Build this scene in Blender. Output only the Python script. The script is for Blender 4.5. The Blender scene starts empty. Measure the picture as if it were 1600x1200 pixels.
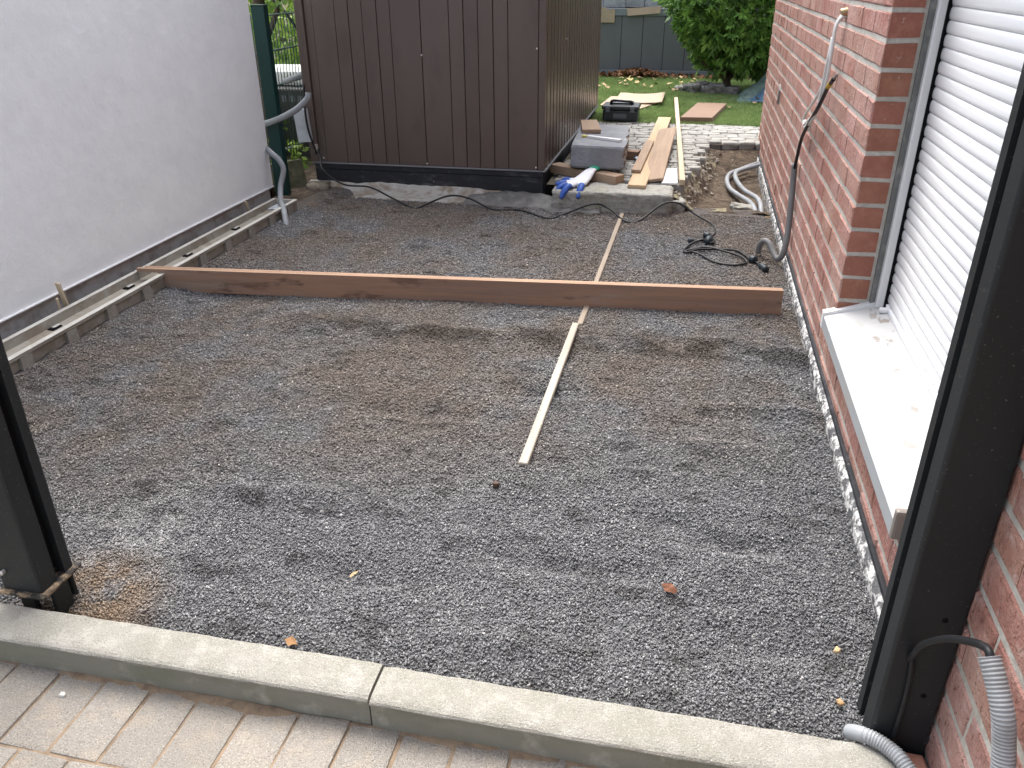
import bpy, bmesh, math, random
import numpy as np
from mathutils import Vector, Matrix, Euler
random.seed(7); rng = np.random.default_rng(7)
S = bpy.context.scene
COL = S.collection

# ------------------------------------------------------------------ camera, sky, sun, exposure
cam = bpy.data.cameras.new('camera'); camo = bpy.data.objects.new('camera', cam); COL.objects.link(camo)
cam.sensor_width = 36; cam.lens = 28.62; cam.clip_start = 0.05; cam.clip_end = 500
# columns: right, up, back (the camera is tilted down and turned a little to the left)
_m = Matrix(((0.97815298, -0.08906357, 0.18784147, 0), (0.20781629, 0.44238121, -0.8724169, 0), (-0.00539698, 0.89239372, 0.45122536, 1.45), (0, 0, 0, 1)))
camo.matrix_world = _m
S.camera = camo

SUN_EL, SUN_AZ = math.radians(62), math.radians(-25)     # azimuth from +Y towards +X
w = bpy.data.worlds.new('World'); S.world = w; w.use_nodes = True
nt = w.node_tree; nt.nodes.clear()
sky = nt.nodes.new('ShaderNodeTexSky'); sky.sky_type = 'NISHITA'; sky.sun_disc = False
sky.sun_elevation = SUN_EL; sky.sun_rotation = SUN_AZ; sky.air_density = 1.0; sky.dust_density = 4.0; sky.ozone_density = 1.0
hs = nt.nodes.new('ShaderNodeHueSaturation'); hs.inputs['Saturation'].default_value = 0.5
bg = nt.nodes.new('ShaderNodeBackground'); bg.inputs['Strength'].default_value = 0.15
wo = nt.nodes.new('ShaderNodeOutputWorld')
nt.links.new(sky.outputs[0], hs.inputs['Color']); nt.links.new(hs.outputs[0], bg.inputs['Color']); nt.links.new(bg.outputs[0], wo.inputs[0])
sl = bpy.data.lights.new('sun', 'SUN'); sl.energy = 1.3; sl.angle = math.radians(50); sl.color = (1, 0.985, 0.96)
so = bpy.data.objects.new('sun', sl); COL.objects.link(so)
_d = Vector((math.sin(SUN_AZ) * math.cos(SUN_EL), math.cos(SUN_AZ) * math.cos(SUN_EL), math.sin(SUN_EL)))
so.rotation_euler = _d.to_track_quat('Z', 'Y').to_euler(); so.location = (0, 0, 8)
S.view_settings.view_transform = 'Standard'; S.view_settings.look = 'None'; S.view_settings.gamma = 1
S.view_settings.exposure = 1.66; S.view_settings.use_curve_mapping = False
S.cycles.max_bounces = 5; S.cycles.diffuse_bounces = 3; S.cycles.glossy_bounces = 2; S.cycles.transmission_bounces = 2; S.cycles.transparent_max_bounces = 2
S.render.resolution_x = 1024; S.render.resolution_y = 768

# ------------------------------------------------------------------ materials
MATS = {}
def mk(name, base, layers=(), rough=0.75, bump=(), spec=0.3, coord='Position', rnd=0.0, metal=0.0, hue=0.0, coat=0.0, trans=0.0):
    """procedural material: base colour, list of (colour, scale, lo, hi, stretch, amount), bump list of (scale, strength, stretch, detail)"""
    if name in MATS: return MATS[name]
    m = bpy.data.materials.new(name); m.use_nodes = True; t = m.node_tree; N = t.nodes; Lk = t.links
    b = N['Principled BSDF']
    if coord == 'Position':
        src = N.new('ShaderNodeNewGeometry').outputs['Position']
    else:
        src = N.new('ShaderNodeTexCoord').outputs[coord]
    oi = N.new('ShaderNodeObjectInfo')
    if coord == 'Object':                       # different grain on each copy
        ad = N.new('ShaderNodeVectorMath'); ad.operation = 'ADD'
        mu = N.new('ShaderNodeMath'); mu.operation = 'MULTIPLY'; mu.inputs[1].default_value = 37.0
        Lk.new(oi.outputs['Random'], mu.inputs[0]); Lk.new(src, ad.inputs[0]); Lk.new(mu.outputs[0], ad.inputs[1]); src = ad.outputs[0]
    def vec(st):
        if st == (1, 1, 1): return src
        mp = N.new('ShaderNodeMapping'); mp.inputs['Scale'].default_value = st; Lk.new(src, mp.inputs[0]); return mp.outputs[0]
    rgb = N.new('ShaderNodeRGB'); rgb.outputs[0].default_value = (*base, 1); col = rgb.outputs[0]
    for (c, sc, lo, hi, st, amt) in layers:
        nz = N.new('ShaderNodeTexNoise'); nz.inputs['Scale'].default_value = sc; nz.inputs['Detail'].default_value = 3; nz.inputs['Roughness'].default_value = 0.65
        Lk.new(vec(st), nz.inputs['Vector'])
        mr = N.new('ShaderNodeMapRange'); mr.inputs['From Min'].default_value = lo; mr.inputs['From Max'].default_value = hi; mr.inputs['To Max'].default_value = amt
        Lk.new(nz.outputs[0], mr.inputs['Value'])
        mx = N.new('ShaderNodeMix'); mx.data_type = 'RGBA'; Lk.new(mr.outputs[0], mx.inputs['Factor']); Lk.new(col, mx.inputs['A']); mx.inputs['B'].default_value = (*c, 1)
        col = mx.outputs['Result']
    if rnd or hue:
        h = N.new('ShaderNodeHueSaturation')
        mr = N.new('ShaderNodeMapRange'); mr.inputs['To Min'].default_value = 1 - rnd; mr.inputs['To Max'].default_value = 1 + rnd
        Lk.new(oi.outputs['Random'], mr.inputs['Value']); Lk.new(mr.outputs[0], h.inputs['Value']); Lk.new(col, h.inputs['Color'])
        if hue:
            m2 = N.new('ShaderNodeMath'); m2.operation = 'MULTIPLY'; m2.inputs[1].default_value = 7.31
            m3 = N.new('ShaderNodeMath'); m3.operation = 'FRACT'; Lk.new(oi.outputs['Random'], m2.inputs[0]); Lk.new(m2.outputs[0], m3.inputs[0])
            m4 = N.new('ShaderNodeMapRange'); m4.inputs['To Min'].default_value = 0.5 - hue; m4.inputs['To Max'].default_value = 0.5 + hue
            Lk.new(m3.outputs[0], m4.inputs['Value']); Lk.new(m4.outputs[0], h.inputs['Hue'])
        col = h.outputs[0]
    Lk.new(col, b.inputs['Base Color'])
    b.inputs['Roughness'].default_value = rough; b.inputs['Specular IOR Level'].default_value = spec; b.inputs['Metallic'].default_value = metal
    b.inputs['Coat Weight'].default_value = coat
    prev = None
    for (sc, stg, st, det) in bump:
        nz = N.new('ShaderNodeTexNoise'); nz.inputs['Scale'].default_value = sc; nz.inputs['Detail'].default_value = min(det, 3); nz.inputs['Roughness'].default_value = 0.65
        Lk.new(vec(st), nz.inputs['Vector'])
        bp = N.new('ShaderNodeBump'); bp.inputs['Strength'].default_value = 1.0; bp.inputs['Distance'].default_value = stg
        Lk.new(nz.outputs[0], bp.inputs['Height'])
        if prev: Lk.new(prev, bp.inputs['Normal'])
        prev = bp.outputs[0]
    if prev: Lk.new(prev, b.inputs['Normal'])
    if trans:
        tr = N.new('ShaderNodeBsdfTranslucent'); Lk.new(col, tr.inputs[0]); ms = N.new('ShaderNodeMixShader'); ms.inputs[0].default_value = trans
        Lk.new(b.outputs[0], ms.inputs[1]); Lk.new(tr.outputs[0], ms.inputs[2]); Lk.new(ms.outputs[0], N['Material Output'].inputs[0])
    MATS[name] = m; return m

U = (1, 1, 1)
brick_m = mk('brick', (0.355, 0.18, 0.142), [((0.26, 0.122, 0.094), 9, .45, .65, U, .6), ((0.44, 0.285, 0.245), 4, .38, .60, U, .75), ((0.13, 0.055, 0.045), 75, .60, .66, (1, 1.2, .6), .75), ((0.56, 0.44, 0.40), 34, .58, .70, (1, .5, 1), .4)],
             rough=.9, bump=[(50, .010, (1, 1.2, .6), 3), (150, .004, U, 3)], rnd=.07, hue=.006, spec=.15)
brickend_m = mk('brick_end', (0.295, 0.128, 0.090), [((0.235, 0.096, 0.066), 12, .42, .62, U, .7), ((0.36, 0.17, 0.12), 30, .52, .66, U, .5), ((0.48, 0.38, 0.32), 26, .66, .72, U, .6)], rough=.9, bump=[(60, .004, U, 3)], rnd=.10, hue=.006, spec=.15)
mortar_m = mk('mortar', (0.47, 0.45, 0.405), [((0.35, 0.33, 0.29), 14, .45, .7, U, .7), ((0.66, 0.63, 0.58), 40, .5, .7, U, .5)], rough=.95, bump=[(120, .003, U, 4)], spec=.1)
bitumen_m = mk('bitumen', (0.022, 0.023, 0.027), [((0.09, 0.09, 0.095), 7, .55, .75, (1, 1, 3), .8), ((0.30, 0.27, 0.23), 22, .68, .74, U, .8)], rough=.6, bump=[(30, .004, U, 4)])
found_m = mk('foundation', (0.10, 0.10, 0.105), [((0.58, 0.57, 0.55), 16, .45, .52, (1, 1, 2), .95), ((0.09, 0.09, 0.09), 60, .50, .58, U, .85)], rough=.9, bump=[(40, .008, U, 5)])
stucco_m = mk('white_render', (0.80, 0.83, 0.835), [((0.76, 0.79, 0.795), 1.6, .4, .65, U, .6), ((0.84, 0.865, 0.865), 7, .45, .65, U, .6)], rough=.85, bump=[(2.2, .010, U, 3), (16, .0022, U, 3), (75, .0008, U, 3)], spec=.2)
plinth_m = mk('grey_plinth', (0.42, 0.42, 0.415), [((0.26, 0.245, 0.225), 9, .45, .65, U, .8), ((0.5, 0.49, 0.47), 16, .6, .7, (1, 1, 1), .8), ((0.17, 0.13, 0.10), 4, .5, .7, U, .6)], rough=.9, bump=[(50, .004, U, 4)])
polymer_m = mk('polymer_concrete', (0.27, 0.25, 0.21), [((0.20, 0.17, 0.13), 7, .42, .65, U, .8), ((0.36, 0.35, 0.32), 18, .5, .7, U, .6)], rough=.8, bump=[(150, .001, U, 3)])
rim_m = mk('galvanised_rim', (0.52, 0.51, 0.47), [((0.36, 0.33, 0.28), 12, .45, .7, U, .7)], rough=.5, bump=[(150, .0008, U, 2)], metal=.25)
rib_m = mk('channel_rib', (0.25, 0.235, 0.205), [((0.17, 0.15, 0.125), 15, .4, .7, U, .7)], rough=.85, bump=[(90, .002, U, 3)])
concrete_m = mk('kerb_concrete', (0.33, 0.315, 0.275), [((0.27, 0.265, 0.22), 5, .42, .62, U, .7), ((0.44, 0.42, 0.375), 21, .5, .66, U, .55), ((0.20, 0.185, 0.15), 230, .55, .63, U, .6), ((0.60, 0.58, 0.53), 300, .56, .66, U, .5)], rough=.92, bump=[(260, .004, U, 3), (30, .003, U, 3)], spec=.2)
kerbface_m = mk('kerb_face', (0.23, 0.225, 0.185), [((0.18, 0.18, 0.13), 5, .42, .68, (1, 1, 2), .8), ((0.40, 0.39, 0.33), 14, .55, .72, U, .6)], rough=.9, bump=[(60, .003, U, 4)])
paver_m = mk('paver', (0.315, 0.288, 0.25), [((0.30, 0.285, 0.26), 4, .4, .6, U, .7), ((0.43, 0.36, 0.275), 13, .5, .65, U, .5), ((0.20, 0.175, 0.15), 240, .54, .62, U, .75), ((0.56, 0.52, 0.46), 300, .55, .64, U, .6)], rough=.92, bump=[(240, .006, U, 3), (35, .003, U, 3)], rnd=.09, spec=.2)
paversand_m = mk('joint_sand', (0.30, 0.225, 0.155), [((0.17, 0.125, 0.09), 25, .4, .65, U, .8), ((0.42, 0.30, 0.18), 12, .55, .7, U, .7)], rough=1, bump=[(200, .004, U, 4)], spec=.1)
post_m = mk('anthracite_metal', (0.015, 0.0175, 0.019), [((0.02, 0.0235, 0.0255), 3, .4, .7, U, .8), ((0.15, 0.14, 0.12), 150, .655, .68, U, .6)], rough=.45, spec=.3)
black_m = mk('black_gap', (0.006, 0.006, 0.007), rough=.8, spec=.1)
rust_m = mk('dirty_plate', (0.035, 0.033, 0.03), [((0.33, 0.24, 0.15), 30, .47, .62, U, .9)], rough=.8, bump=[(80, .002, U, 3)])
shed_m = mk('brown_sheet_metal', (0.092, 0.066, 0.056), [((0.112, 0.084, 0.072), 2.2, .4, .7, (1, 1, .5), .7), ((0.05, 0.036, 0.031), 6, .55, .75, (1, 1, .4), .5)], rough=.32, bump=[(2.5, .004, (1, 1, .6), 2)], spec=.6, rnd=.06)
shedlip_m = mk('shed_flashing', (0.20, 0.20, 0.21), rough=.45, metal=.4)
shutter_m = mk('shutter_white', (0.82, 0.83, 0.84), [((0.78, 0.79, 0.80), 3, .45, .7, (1, .3, 9), .5)], rough=.45, spec=.4, rnd=.015)
rail_m = mk('white_aluminium', (0.68, 0.68, 0.68), [((0.6, 0.6, 0.58), 18, .6, .75, U, .4)], rough=.4)
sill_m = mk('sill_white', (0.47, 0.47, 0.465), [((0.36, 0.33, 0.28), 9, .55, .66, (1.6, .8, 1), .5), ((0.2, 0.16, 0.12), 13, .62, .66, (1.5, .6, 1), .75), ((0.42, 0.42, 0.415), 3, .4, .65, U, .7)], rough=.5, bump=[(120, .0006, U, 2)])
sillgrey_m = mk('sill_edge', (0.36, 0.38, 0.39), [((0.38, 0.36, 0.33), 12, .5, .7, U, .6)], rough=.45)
plastic_m = mk('taupe_plastic', (0.24, 0.215, 0.19), rough=.5)
conduit_m = mk('grey_conduit', (0.28, 0.295, 0.31), [((0.21, 0.21, 0.21), 9, .45, .7, U, .7), ((0.36, 0.36, 0.355), 30, .6, .75, U, .4)], rough=.5)
darkconduit_m = mk('mid_grey_conduit', (0.15, 0.15, 0.15), [((0.2, 0.195, 0.19), 9, .45, .7, U, .6)], rough=.5)
corr_m = mk('corrugated_conduit', (0.31, 0.325, 0.335), [((0.22, 0.215, 0.21), 14, .5, .7, U, .7)], rough=.45)
cable_m = mk('black_cable', (0.012, 0.013, 0.015), [((0.05, 0.048, 0.045), 20, .55, .7, U, .5)], rough=.5)
wcable_m = mk('white_cable', (0.62, 0.61, 0.59), [((0.55, 0.53, 0.49), 20, .5, .7, U, .6)], rough=.5)
yellow_m = mk('yellow_band', (0.55, 0.36, 0.04), rough=.6)
plug_m = mk('plug_rubber', (0.018, 0.026, 0.032), rough=.45)
def wood(name, c, c2, dark=(0.10, 0.06, 0.035), rough=.75):
    return mk(name, c, [(c2, 6, .38, .66, (.35, 6, 6), .85), (dark, 3.2, .66, .74, (1.2, 3.5, 3.5), .55), (tuple(x * .72 for x in c), 26, .5, .7, (.12, 5, 5), .6)], rough=rough, bump=[(30, .0015, (.15, 4, 4), 4)], coord='Object', spec=.25)
redwood_m = mk('red_brown_board', (0.31, 0.185, 0.125), [((0.23, 0.15, 0.112), 5, .40, .60, (.3, 5, 5), .85), ((0.30, 0.235, 0.185), 2.2, .50, .66, (1.0, 1, 4), .6), ((0.085, 0.05, 0.036), 4.0, .60, .68, (1.0, 3, 3), .65), ((0.30, 0.17, 0.105), 30, .5, .66, (.1, 5, 5), .5)], rough=.8, bump=[(30, .002, (.15, 4, 4), 3)], coord='Object', spec=.25)
redwoodtop_m = wood('board_top_edge', (0.36, 0.235, 0.155), (0.26, 0.16, 0.11))
paleweath_m = wood('weathered_lath', (0.42, 0.38, 0.315), (0.31, 0.275, 0.225), (0.2, 0.16, 0.12))
dustlath_m = wood('dusty_lath', (0.30, 0.245, 0.19), (0.22, 0.18, 0.14), (0.13, 0.11, 0.09))
pine_m = wood('pine', (0.50, 0.375, 0.235), (0.42, 0.29, 0.17), (0.25, 0.14, 0.07))
pale_m = wood('pale_pine', (0.54, 0.45, 0.32), (0.45, 0.365, 0.245), (0.35, 0.24, 0.13))
tan_m = wood('tan_board', (0.36, 0.26, 0.18), (0.28, 0.195, 0.135), (0.18, 0.10, 0.06))
brown_m = wood('brown_board', (0.25, 0.165, 0.115), (0.19, 0.12, 0.085), (0.1, 0.05, 0.035))
endgrain_m = wood('end_grain', (0.24, 0.12, 0.065), (0.18, 0.09, 0.05))
card_m = mk('cardboard', (0.42, 0.315, 0.23), [((0.35, 0.26, 0.185), 5, .4, .7, U, .7)], rough=.9, bump=[(20, .003, U, 3)])
slab_m = mk('grey_step_stone', (0.235, 0.245, 0.262), [((0.17, 0.18, 0.195), 5, .4, .66, U, .75), ((0.36, 0.36, 0.36), 11, .56, .72, (1, .6, 1), .5)], rough=.85, bump=[(120, .002, U, 4)])
roughslab_m = mk('split_stone', (0.21, 0.18, 0.15), [((0.10, 0.085, 0.07), 14, .42, .62, U, .85)], rough=.95, bump=[(35, .015, U, 5)])
granite_m = mk('granite', (0.32, 0.31, 0.28), [((0.18, 0.175, 0.15), 30, .48, .62, U, .75), ((0.30, 0.29, 0.17), 5, .52, .72, U, .55), ((0.46, 0.45, 0.42), 60, .55, .66, U, .6)], rough=.9, bump=[(60, .008, U, 5)])
sett_m = mk('granite_sett', (0.30, 0.29, 0.265), [((0.22, 0.21, 0.19), 9, .42, .65, U, .7), ((0.38, 0.37, 0.345), 35, .5, .7, U, .5)], rough=.85, bump=[(70, .004, U, 4)], rnd=.13)
settjoint_m = mk('sett_joint', (0.12, 0.10, 0.075), [((0.08, 0.08, 0.05), 12, .4, .7, U, .7)], rough=1, bump=[(60, .008, U, 4)])
soil_m = mk('soil', (0.115, 0.088, 0.066), [((0.065, 0.05, 0.038), 7, .42, .62, U, .85), ((0.21, 0.165, 0.12), 15, .55, .7, U, .7), ((0.36, 0.32, 0.26), 60, .66, .74, U, .6)], rough=1, bump=[(18, .03, U, 6), (90, .008, U, 4)], spec=.1)
pastel_m = mk('bedding_mortar', (0.21, 0.18, 0.13), [((0.19, 0.16, 0.115), 14, .42, .62, U, .85), ((0.30, 0.29, 0.13), 5, .5, .65, U, .6)], rough=1, bump=[(30, .02, U, 6)])
lawn_m = mk('lawn_soil', (0.085, 0.14, 0.045), [((0.11, 0.175, 0.055), 5, .4, .65, U, .8)], rough=.95, bump=[(60, .02, U, 4)])
blade_m = mk('grass_blade', (0.215, 0.295, 0.105), [((0.29, 0.38, 0.145), 2.5, .4, .6, U, .75), ((0.09, 0.17, 0.05), 9, .5, .7, U, .7)], rough=.6, trans=.25)
leaftan_m = mk('dry_leaf_tan', (0.42, 0.33, 0.17), [((0.38, 0.24, 0.10), 25, .42, .65, U, .8)], rough=.8, rnd=.25, hue=.02)
leafbrown_m = mk('dry_leaf_brown', (0.25, 0.125, 0.06), [((0.17, 0.08, 0.04), 25, .42, .65, U, .8)], rough=.8, rnd=.25, hue=.02)
fence_m = mk('anthracite_fence', (0.145, 0.150, 0.162), [((0.125, 0.13, 0.142), 3, .4, .7, U, .7)], rough=.6)
fencerail_m = mk('fence_rail', (0.20, 0.215, 0.235), rough=.55)
greystone_m = mk('stacked_grey_stone', (0.36, 0.37, 0.38), [((0.24, 0.25, 0.255), 6, .42, .65, U, .8), ((0.48, 0.48, 0.47), 20, .55, .7, U, .5)], rough=.9, bump=[(30, .01, U, 5)])
white_m = mk('white_board', (0.80, 0.80, 0.79), rough=.55)
bark_m = mk('bark', (0.11, 0.08, 0.058), [((0.06, 0.045, 0.034), 10, .42, .62, (1, 1, .3), .8)], rough=.95, bump=[(25, .02, (1, 1, .3), 5)])
conifer_m = mk('conifer_leaf', (0.10, 0.215, 0.04), [((0.24, 0.40, 0.08), 7, .46, .60, U, .9), ((0.035, 0.085, 0.018), 9, .48, .62, U, .8)], rough=.55, spec=.35, trans=.22)
shrub_m = mk('shrub_leaf', (0.13, 0.24, 0.045), [((0.33, 0.45, 0.06), 3, .42, .6, U, .85), ((0.05, 0.11, 0.03), 7, .52, .68, U, .7)], rough=.5, trans=.3)
green_m = mk('green_paint', (0.003, 0.030, 0.028), [((0.006, 0.042, 0.038), 6, .45, .7, U, .5)], rough=.4)
wire_m = mk('fence_wire', (0.018, 0.055, 0.048), rough=.45)
wiretop_m = mk('fence_double_wire', (0.12, 0.17, 0.165), rough=.45)
mossconc_m = mk('mossy_concrete', (0.125, 0.12, 0.075), [((0.06, 0.068, 0.04), 6, .42, .62, U, .8), ((0.21, 0.2, 0.15), 15, .55, .7, U, .6)], rough=.95, bump=[(30, .008, U, 4)])
footing_m = mk('pale_footing', (0.38, 0.36, 0.325), [((0.22, 0.175, 0.125), 5, .44, .58, (1, 1, 2), .9), ((0.50, 0.49, 0.46), 16, .52, .7, U, .6), ((0.15, 0.125, 0.1), 30, .62, .72, U, .5)], rough=.95, bump=[(20, .015, U, 5)])
fleece_m = mk('grey_fleece', (0.17, 0.165, 0.155), [((0.10, 0.097, 0.09), 6, .42, .64, U, .8), ((0.26, 0.255, 0.245), 14, .55, .7, U, .6)], rough=.95, bump=[(60, .004, U, 4)])
tool_m = mk('toolbox_plastic', (0.014, 0.019, 0.024), [((0.04, 0.045, 0.05), 14, .55, .7, U, .5)], rough=.38, spec=.5)
toolgrey_m = mk('toolbox_grey', (0.11, 0.125, 0.14), rough=.4)
tarp_m = mk('tarpaulin', (0.13, 0.19, 0.165), [((0.22, 0.27, 0.25), 4, .45, .65, U, .8), ((0.07, 0.1, 0.1), 10, .5, .7, U, .6)], rough=.45, bump=[(14, .03, U, 4)])
tarpblue_m = mk('tarpaulin_blue', (0.06, 0.12, 0.20), [((0.14, 0.22, 0.30), 6, .45, .65, U, .8)], rough=.45, bump=[(14, .03, U, 4)])
rock_m = mk('rock', (0.17, 0.165, 0.16), [((0.30, 0.29, 0.28), 9, .45, .65, U, .8)], rough=.9, bump=[(25, .02, U, 5)])
glovewhite_m = mk('glove_knit', (0.72, 0.73, 0.75), rough=.9, bump=[(300, .001, U, 2)])
gloveblue_m = mk('glove_coating', (0.03, 0.085, 0.34), [((0.06, 0.14, 0.42), 40, .5, .7, U, .6)], rough=.5)
glovegreen_m = mk('glove_cuff', (0.05, 0.40, 0.24), rough=.9)
lightbox_m = mk('pale_grey_metal', (0.50, 0.53, 0.56), [((0.36, 0.38, 0.4), 8, .45, .7, U, .7)], rough=.5)
crate_m = mk('dark_crate', (0.035, 0.038, 0.036), rough=.6)
screw_m = mk('screw_head', (0.62, 0.6, 0.57), rough=.35, metal=.6)
bluebit_m = mk('blue_grey_plastic', (0.26, 0.34, 0.42), rough=.5)
wall_in_m = mk('house_core', (0.5, 0.48, 0.45), rough=.9)

def gravel_mat(name, chips):
    m = bpy.data.materials.new(name); m.use_nodes = True; t = m.node_tree; N = t.nodes; Lk = t.links; b = N['Principled BSDF']
    geo = N.new('ShaderNodeNewGeometry'); oi = N.new('ShaderNodeObjectInfo')
    pos = geo.outputs['Position']
    ramp = N.new('ShaderNodeValToRGB'); e = ramp.color_ramp; e.elements[0].color = (0.10, 0.101, 0.104, 1); e.elements[1].color = (0.60, 0.58, 0.55, 1)
    for p, v in ((.25, .15), (.55, .20), (.85, .255), (.988, .31)):
        q = e.elements.new(p); q.color = (v, v * .995, v * 1.005, 1)
    if chips:
        ca = N.new('ShaderNodeAttribute'); ca.attribute_name = 'chip'; Lk.new(ca.outputs['Fac'], ramp.inputs[0])
    else:
        vo = N.new('ShaderNodeTexVoronoi'); vo.inputs['Scale'].default_value = 150; Lk.new(pos, vo.inputs['Vector'])
        sp = N.new('ShaderNodeSeparateColor'); Lk.new(vo.outputs['Color'], sp.inputs[0]); Lk.new(sp.outputs[0], ramp.inputs[0])
    sx = N.new('ShaderNodeSeparateXYZ'); Lk.new(pos, sx.inputs[0])
    def mr(v, a, b_, c=0., d=1., smooth=True):
        n = N.new('ShaderNodeMapRange'); n.interpolation_type = 'SMOOTHSTEP' if smooth else 'LINEAR'
        for k, x in (('From Min', a), ('From Max', b_), ('To Min', c), ('To Max', d)): n.inputs[k].default_value = x
        Lk.new(v, n.inputs['Value']); return n.outputs[0]
    def ma(op, a, b_):
        n = N.new('ShaderNodeMath'); n.operation = op
        for i, x in enumerate((a, b_)):
            if isinstance(x, (int, float)): n.inputs[i].default_value = x
            else: Lk.new(x, n.inputs[i])
        return n.outputs[0]
    def noise(sc, det=3, st=None):
        det = min(det, 3)
        n = N.new('ShaderNodeTexNoise'); n.inputs['Scale'].default_value = sc; n.inputs['Detail'].default_value = det; n.inputs['Roughness'].default_value = .62
        if st:
            mp = N.new('ShaderNodeMapping'); mp.inputs['Scale'].default_value = st; Lk.new(pos, mp.inputs[0]); Lk.new(mp.outputs[0], n.inputs['Vector'])
        else: Lk.new(pos, n.inputs['Vector'])
        return n.outputs[0]
    def blob(x, y, r0, r1):
        dx = ma('SUBTRACT', sx.outputs[0], x); dy = ma('SUBTRACT', sx.outputs[1], y)
        d = ma('SQRT', ma('ADD', ma('MULTIPLY', dx, dx), ma('MULTIPLY', dy, dy)), 0)
        return mr(d, r0, r1, 1, 0)
    def mix(fac, a, c):
        n = N.new('ShaderNodeMix'); n.data_type = 'RGBA'; Lk.new(fac, n.inputs['Factor']); Lk.new(a, n.inputs['A']); n.inputs['B'].default_value = (*c, 1); return n.outputs['Result']
    def tint(fac, a, c):
        n = N.new('ShaderNodeMix'); n.data_type = 'RGBA'; n.blend_type = 'MULTIPLY'; Lk.new(fac, n.inputs['Factor']); Lk.new(a, n.inputs['A']); n.inputs['B'].default_value = (*c, 1); return n.outputs['Result']
    col = ramp.outputs[0]
    # earth trodden into the rear and the left of the bed
    diag = ma('ADD', sx.outputs[1], ma('MULTIPLY', sx.outputs[0], -0.32))
    reg = mr(diag, 2.05, 2.9)
    n1 = noise(1.5, 6, (1, .8, 1))
    brown = ma('MULTIPLY', reg, mr(n1, .36, .60))
    col = tint(brown, col, (0.97, 0.85, 0.745))
    col = mix(ma('MULTIPLY', brown, .30), col, (0.18, 0.143, 0.114))
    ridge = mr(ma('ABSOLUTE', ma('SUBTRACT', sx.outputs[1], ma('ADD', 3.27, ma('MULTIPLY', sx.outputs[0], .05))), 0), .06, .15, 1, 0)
    moist_shade = ma('MULTIPLY', ridge, ma('MULTIPLY', mr(noise(5), .40, .52), mr(sx.outputs[0], -1.9, -1.5)))
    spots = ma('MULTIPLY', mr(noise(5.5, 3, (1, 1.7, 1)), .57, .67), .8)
    col = tint(ma('MAXIMUM', moist_shade, spots), col, (.50, .49, .48))  # shade of the ridge and dents, plus damp, painted into the gravel colour
    n2 = noise(3.3, 5, (1, 1.4, 1))
    sand = ma('MULTIPLY', mr(n2, .60, .72), ma('MULTIPLY', reg, mr(sx.outputs[0], -2.9, -1.2, .65, .0)))
    col = mix(sand, col, (0.26, 0.175, 0.105))
    corner = ma('MULTIPLY', blob(-1.43, 1.36, .08, .26), mr(noise(9), .3, .5))
    col = mix(ma('MULTIPLY', corner, .85), col, (0.27, 0.195, 0.13))
    pale = ma('MULTIPLY', blob(-1.47, 1.62, .05, .3), mr(noise(14), .42, .6))
    col = mix(ma('MULTIPLY', pale, .55), col, (0.42, 0.41, 0.40))
    pale2 = ma('MULTIPLY', mr(noise(2.1, 4), .56, .70), .28)
    col = mix(pale2, col, (0.22, 0.222, 0.228))
    if not chips: col = tint(ma('ADD', 1.0, 0.0), col, (.55, .55, .55))
    Lk.new(col, b.inputs['Base Color']); b.inputs['Roughness'].default_value = .85; b.inputs['Specular IOR Level'].default_value = .18
    if not chips:
        bp = N.new('ShaderNodeBump'); bp.inputs['Distance'].default_value = .006; bp.inputs['Strength'].default_value = 1
        Lk.new(vo.outputs['Distance'], bp.inputs['Height']); bp.invert = True; Lk.new(bp.outputs[0], b.inputs['Normal'])
    return m

# ------------------------------------------------------------------ helpers
def me_from(name, v, f, smooth=False):
    me = bpy.data.meshes.new(name); me.from_pydata([tuple(map(float, p)) for p in v], [], f); me.update()
    if smooth: me.polygons.foreach_set('use_smooth', [True] * len(me.polygons))
    return me
def obj(name, me, mat=None, parent=None, loc=(0, 0, 0), rot=(0, 0, 0)):
    if mat is not None and not me.materials: me.materials.append(mat)
    o = bpy.data.objects.new(name, me); COL.objects.link(o); o.location = loc; o.rotation_euler = rot
    if parent is not None: o.parent = parent
    return o
def empty(name, loc=(0, 0, 0), rot=(0, 0, 0)):
    o = bpy.data.objects.new(name, None); COL.objects.link(o); o.location = loc; o.rotation_euler = rot; o.empty_display_size = .1; return o
def tag(o, label, cat, group=None, kind=None):
    o['label'] = label; o['category'] = cat
    if group: o['group'] = group
    if kind: o['kind'] = kind
    return o
def struct(o): o['kind'] = 'structure'; return o
def bevbox(sx, sy, sz, b=0.004, seg=1, name='box', jit=0.0):
    bm = bmesh.new(); bmesh.ops.create_cube(bm, size=1)
    for v in bm.verts:
        v.co.x *= sx; v.co.y *= sy; v.co.z *= sz
        if jit: v.co += Vector((random.uniform(-jit, jit), random.uniform(-jit, jit), random.uniform(-jit, jit)))
    if b: bmesh.ops.bevel(bm, geom=bm.edges[:], offset=b, segments=seg, affect='EDGES', profile=.6)
    me = bpy.data.meshes.new(name); bm.to_mesh(me); bm.free(); return me
def boxo(name, p0, p1, mat, parent=None, b=0.003, seg=1, jit=0.0):
    p0 = Vector(p0); p1 = Vector(p1); c = (p0 + p1) / 2; s = p1 - p0
    return obj(name, bevbox(abs(s.x), abs(s.y), abs(s.z), min(b, min(abs(s.x), abs(s.y), abs(s.z)) * .45), seg, name, jit), mat, parent, c - (parent.location if parent else Vector()))
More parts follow.
